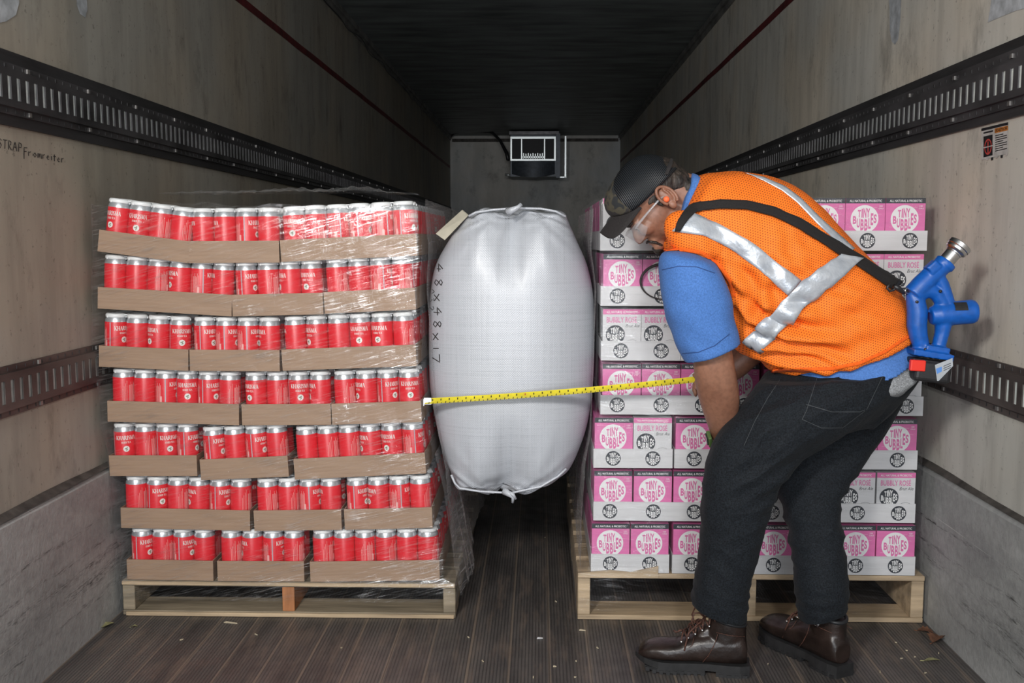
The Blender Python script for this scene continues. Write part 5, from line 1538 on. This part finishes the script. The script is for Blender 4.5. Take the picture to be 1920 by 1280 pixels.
mb = MB(); mb.lathe([(.0001,0),(.0195,0),(.0195,.030),(.0205,.031),(.0205,.034),(.0265,.038),(.0275,.040),(.0275,.046),(.0295,.048),(.0295,.058),(.0275,.060),(.0215,.060),(.0205,.058),(.0200,.046),(.0001,.046)], 40, 0, q(1772,492), Mz)
rebase(mb.build('nozzle', M['steel'], inf, smooth=True, angle=35), inf)
mb = MB(); mb.box(q(1738, 694, .0), (.092, .088, .052), 0, Matrix.Rotation(R(6), 3, 'Y')); o = mb.build('battery_pack', M['battery']); bevel(o, .010, 3)
rebase(o, inf)
mb = MB(); mb.box(q(1738, 678), (.100, .074, .014), 0, Matrix.Rotation(R(8), 3, 'Y')); o2 = mb.build('battery_rail', M['battery']); bevel(o2, .004); rebase(o2, inf); o2.parent = o
mb = MB(); mb.box(q(1720, 685, -.043), (.038, .014, .028), 0, Matrix.Rotation(R(3), 3, 'Y')); o2 = mb.build('latch', M['latch']); bevel(o2, .003); rebase(o2, inf); o2.parent = o; o2['label'] = 'red release latch'
M['lab'] = mat('battery_label', (.40, .43, .46), .4, 0, 20, .1); M['labblue'] = mat('label_blue', (.10, .25, .6), .4)
mb = MB()
f = lambda x, y, d=0: q(x, y, -.0452-d)
mb.add([f(1753,684), f(1786,671), f(1787,686), f(1760,714), f(1757,714)], [(0,1,2,3,4)], 0)
mb.add([f(1755,691,.0004), f(1766,687,.0004), f(1766,696,.0004), f(1757,701,.0004)], [(0,1,2,3)], 1)
for k in range(3): mb.add([f(1769,686+k*4,.0004), f(1783,680+k*4,.0004), f(1783,681.2+k*4,.0004), f(1769,687.2+k*4,.0004)], [(0,1,2,3)], 2)
o2 = mb.build('label_plate', [M['lab'], M['labblue'], M['black']]); rebase(o2, inf); o2.parent = o
mb = MB(); vs = []                                                                     # rating plate on the motor
for i in range(9):
    a = R(100-12*i) ; c = q(1794, 586)
    for x in (-.016, .016): vs.append(c+Vector((x, -.0318*math.sin(R(30)+R(9*i)), .0318*math.cos(R(30)+R(9*i)))) + Vector((0, 0, .0003*x/.016)))
mb.add(vs, [(2*i, 2*i+1, 2*i+3, 2*i+2) for i in range(5)])
rebase(mb.build('rating_plate', M['battery'], inf), inf)
# strap
st1 = band([(1267,434),(1270,418),(1278,404),(1292,389),(1312,380),(1350,376),(1400,378),(1450,390),(1500,412),(1550,443),(1600,474),(1650,508),(1687,530)],
     [(1276,434),(1282,424),(1291,412),(1302,402),(1318,395),(1350,392),(1400,394),(1446,406),(1494,428),(1544,460),(1594,492),(1640,524),(1672,546)], 'shoulder_strap', M['web'], bv=[VB, SB], lift=.012, n=70, k=4, thick=.0025)
Mp = Matrix.Translation(person.location-inf.location); st1.data.transform(Mp); st1.parent = inf
mb = MB()
mb.tube([q(1668,531,-.02), q(1663,540,-.02), q(1668,546,-.02), q(1676,543,-.02), q(1686,527,-.02)], .0035, 8)
mb.tube([q(1676,536,-.02), q(1684,540,-.018), q(1690,546,-.015), q(1696,548,-.012)], [.006, .008, .006, .004], 10)
pts = [q(1694+7*math.cos(R(k*36)), 545+4.5*math.sin(R(k*36)), -.012) for k in range(11)]; mb.tube(pts, .0026, 8)
rebase(mb.build('snap_hook', M['blackplastic'], inf, smooth=True), inf)
mb = MB(); pts = [q(1702+5*math.cos(R(k*36)), 545+5*math.sin(R(k*36)), -.010+.006*math.cos(R(k*36))) for k in range(11)]; mb.tube(pts, .0018, 8)
rebase(mb.build('ring', M['steel'], inf, smooth=True), inf)

# ------------------------------------------------------------------ black loop drawn on the cartons' film
mb = MB(); pts = []
for k in range(20):
    a = R(88+k*10.5); pts.append(P_room(1245+44*math.cos(a), 528-33*math.sin(a), YS-.0135))
mb.tube(pts, [.0052-.0038*k/19 for k in range(20)], 6)
o = mb.build('marker_loop', M['ink'], smooth=True); rebase(o, filmR); o['label'] = 'dark marker loop'

# ------------------------------------------------------------------ litter on the floor
M['leaf_y'] = mat('yellow_leaf', (.34, .33, .16), .7, 0, 40, .3); M['leaf_b'] = mat('brown_leaf', (.17, .075, .04), .8, 0, 40, .3); M['chip'] = mat('wood_chip', (.55, .47, .33), .8, 0, 40, .2)
def leaf(x, y, L, wd, rot, m, label, curl=.25, lob=0):
    mb = MB(); n = 12; vs = []; fs = []
    for i in range(n+1):
        t_ = i/n; w_ = wd*math.sin(math.pi*min(1, t_*1.02))**.7*(1-.25*t_)*(1+lob*math.sin(t_*24))
        for j in (-1, 0, 1): vs.append((L*(t_-.5), w_*j, .003+abs(j)*w_*curl+.004*math.sin(t_*3)))
    for i in range(n):
        for j in range(2): a = i*3+j; fs.append((a, a+1, a+4, a+3))
    vs2 = [(a, b, c+.0008) for a, b, c in vs]; N_ = len(vs); mb.add(vs+vs2, [f[::-1] for f in fs]+[tuple(q_+N_ for q_ in f) for f in fs])
    mb.tube([(-L*.5, 0, .003), (-L*.72, .004, .002)], .0012, 6)
    o = mb.build('leaf', m, smooth=True); p = PZ(x, y, 0); o.location = (p.x, p.y, 0); o.rotation_euler = (0, 0, rot); tag(o, label, 'leaf'); return o
leaf(199, 1175, .055, .017, 1.0, M['leaf_y'], 'dry yellow leaf on the floor against the left wall')
leaf(252, 1177, .020, .006, .2, M['leaf_y'], 'tiny yellow leaf scrap in front of the red can pallet')
leaf(1748, 1240, .045, .009, .05, M['leaf_y'], 'thin yellow leaf on the floor beside the boot', .1)
leaf(1755, 1200, .060, .024, .9, M['leaf_b'], 'crumpled brown leaf near the right wall corner', .5, .25)
leaf(1735, 1186, .045, .02, -.4, M['leaf_b'], 'flat brown leaf fragment behind the crumpled one', .3, .3)
random.seed(12)
def chip(x, y, L, w_, rot, label, g=None, m='chip'):
    mb = MB(); mb.add([(-L/2, -w_/2, 0), (L/2, -w_/3, 0), (L/2*.8, w_/2, 0), (-L/2*.7, w_/3, 0), (-L/2, -w_/2, .002), (L/2, -w_/3, .003), (L/2*.8, w_/2, .002), (-L/2*.7, w_/3, .004)], [(0,3,2,1),(4,5,6,7),(0,1,5,4),(1,2,6,5),(2,3,7,6),(3,0,4,7)])
    o = mb.build('wood_splinter', M[m]); p = PZ(x, y, 0); o.location = (p.x, p.y, .0005); o.rotation_euler = (0, 0, rot); tag(o, label, 'splinter', g); return o
chip(1012, 1197, .018, .006, .2, 'white torn scrap on the open floor between the loads', m='card_w')
chip(433, 1168, .045, .005, -.2, 'long pale splinter in front of the left pallet')
chip(1092, 1182, .020, .004, -.2, 'pale splinter at the corner of the right pallet')
CH_ = [(1042,1128),(1022,1008),(878,1195),(905,1240),(1078,1270),(480,1190),(640,1215),(1040,1250),(1080,1240),(1700,1220),(1715,1232),(1735,1262),(1690,1235),(1650,1260),(1760,1225),(1680,1205),(340,1200),(1120,1215),(1440,1245),(1000,1270)]
WH = ['in the aisle level with the right pallet corner','far back in the shaded aisle','at the right front corner of the left pallet','left of the aisle near the doors','beside the boot toe, close to the doors','in front of the left pallet, left of its middle block','in front of the left pallet, right of its middle block','in the middle of the floor near the doors','just left of the boot toe','right of the heel, nearest the rear boot','right of the rear boot, second in the cluster','right of the rear boot, closest to the doors','between rear boot and brown leaf','touching the floor beside the rear boot heel','next to the crumpled brown leaf','behind the rear boot heel towards the pallet','in front of the left pallet, left end','between right pallet and boot toe','between the two boots','at the bottom edge in the middle of the floor']
for k, (x, y) in enumerate(CH_): chip(x, y, random.uniform(.006, .014), random.uniform(.002, .004), random.uniform(0, 3), 'tiny pale splinter %s' % WH[k], 'tiny splinters scattered on the floor')

# apply every modifier, so that each part is a plain mesh
dg = bpy.context.evaluated_depsgraph_get()
todo = [(o, baked(o, dg)) for o in COL.objects if o.type == 'MESH' and o.modifiers]
for o, me in todo:
    nm = o.data.name; o.modifiers.clear(); o.data = me; me.name = nm
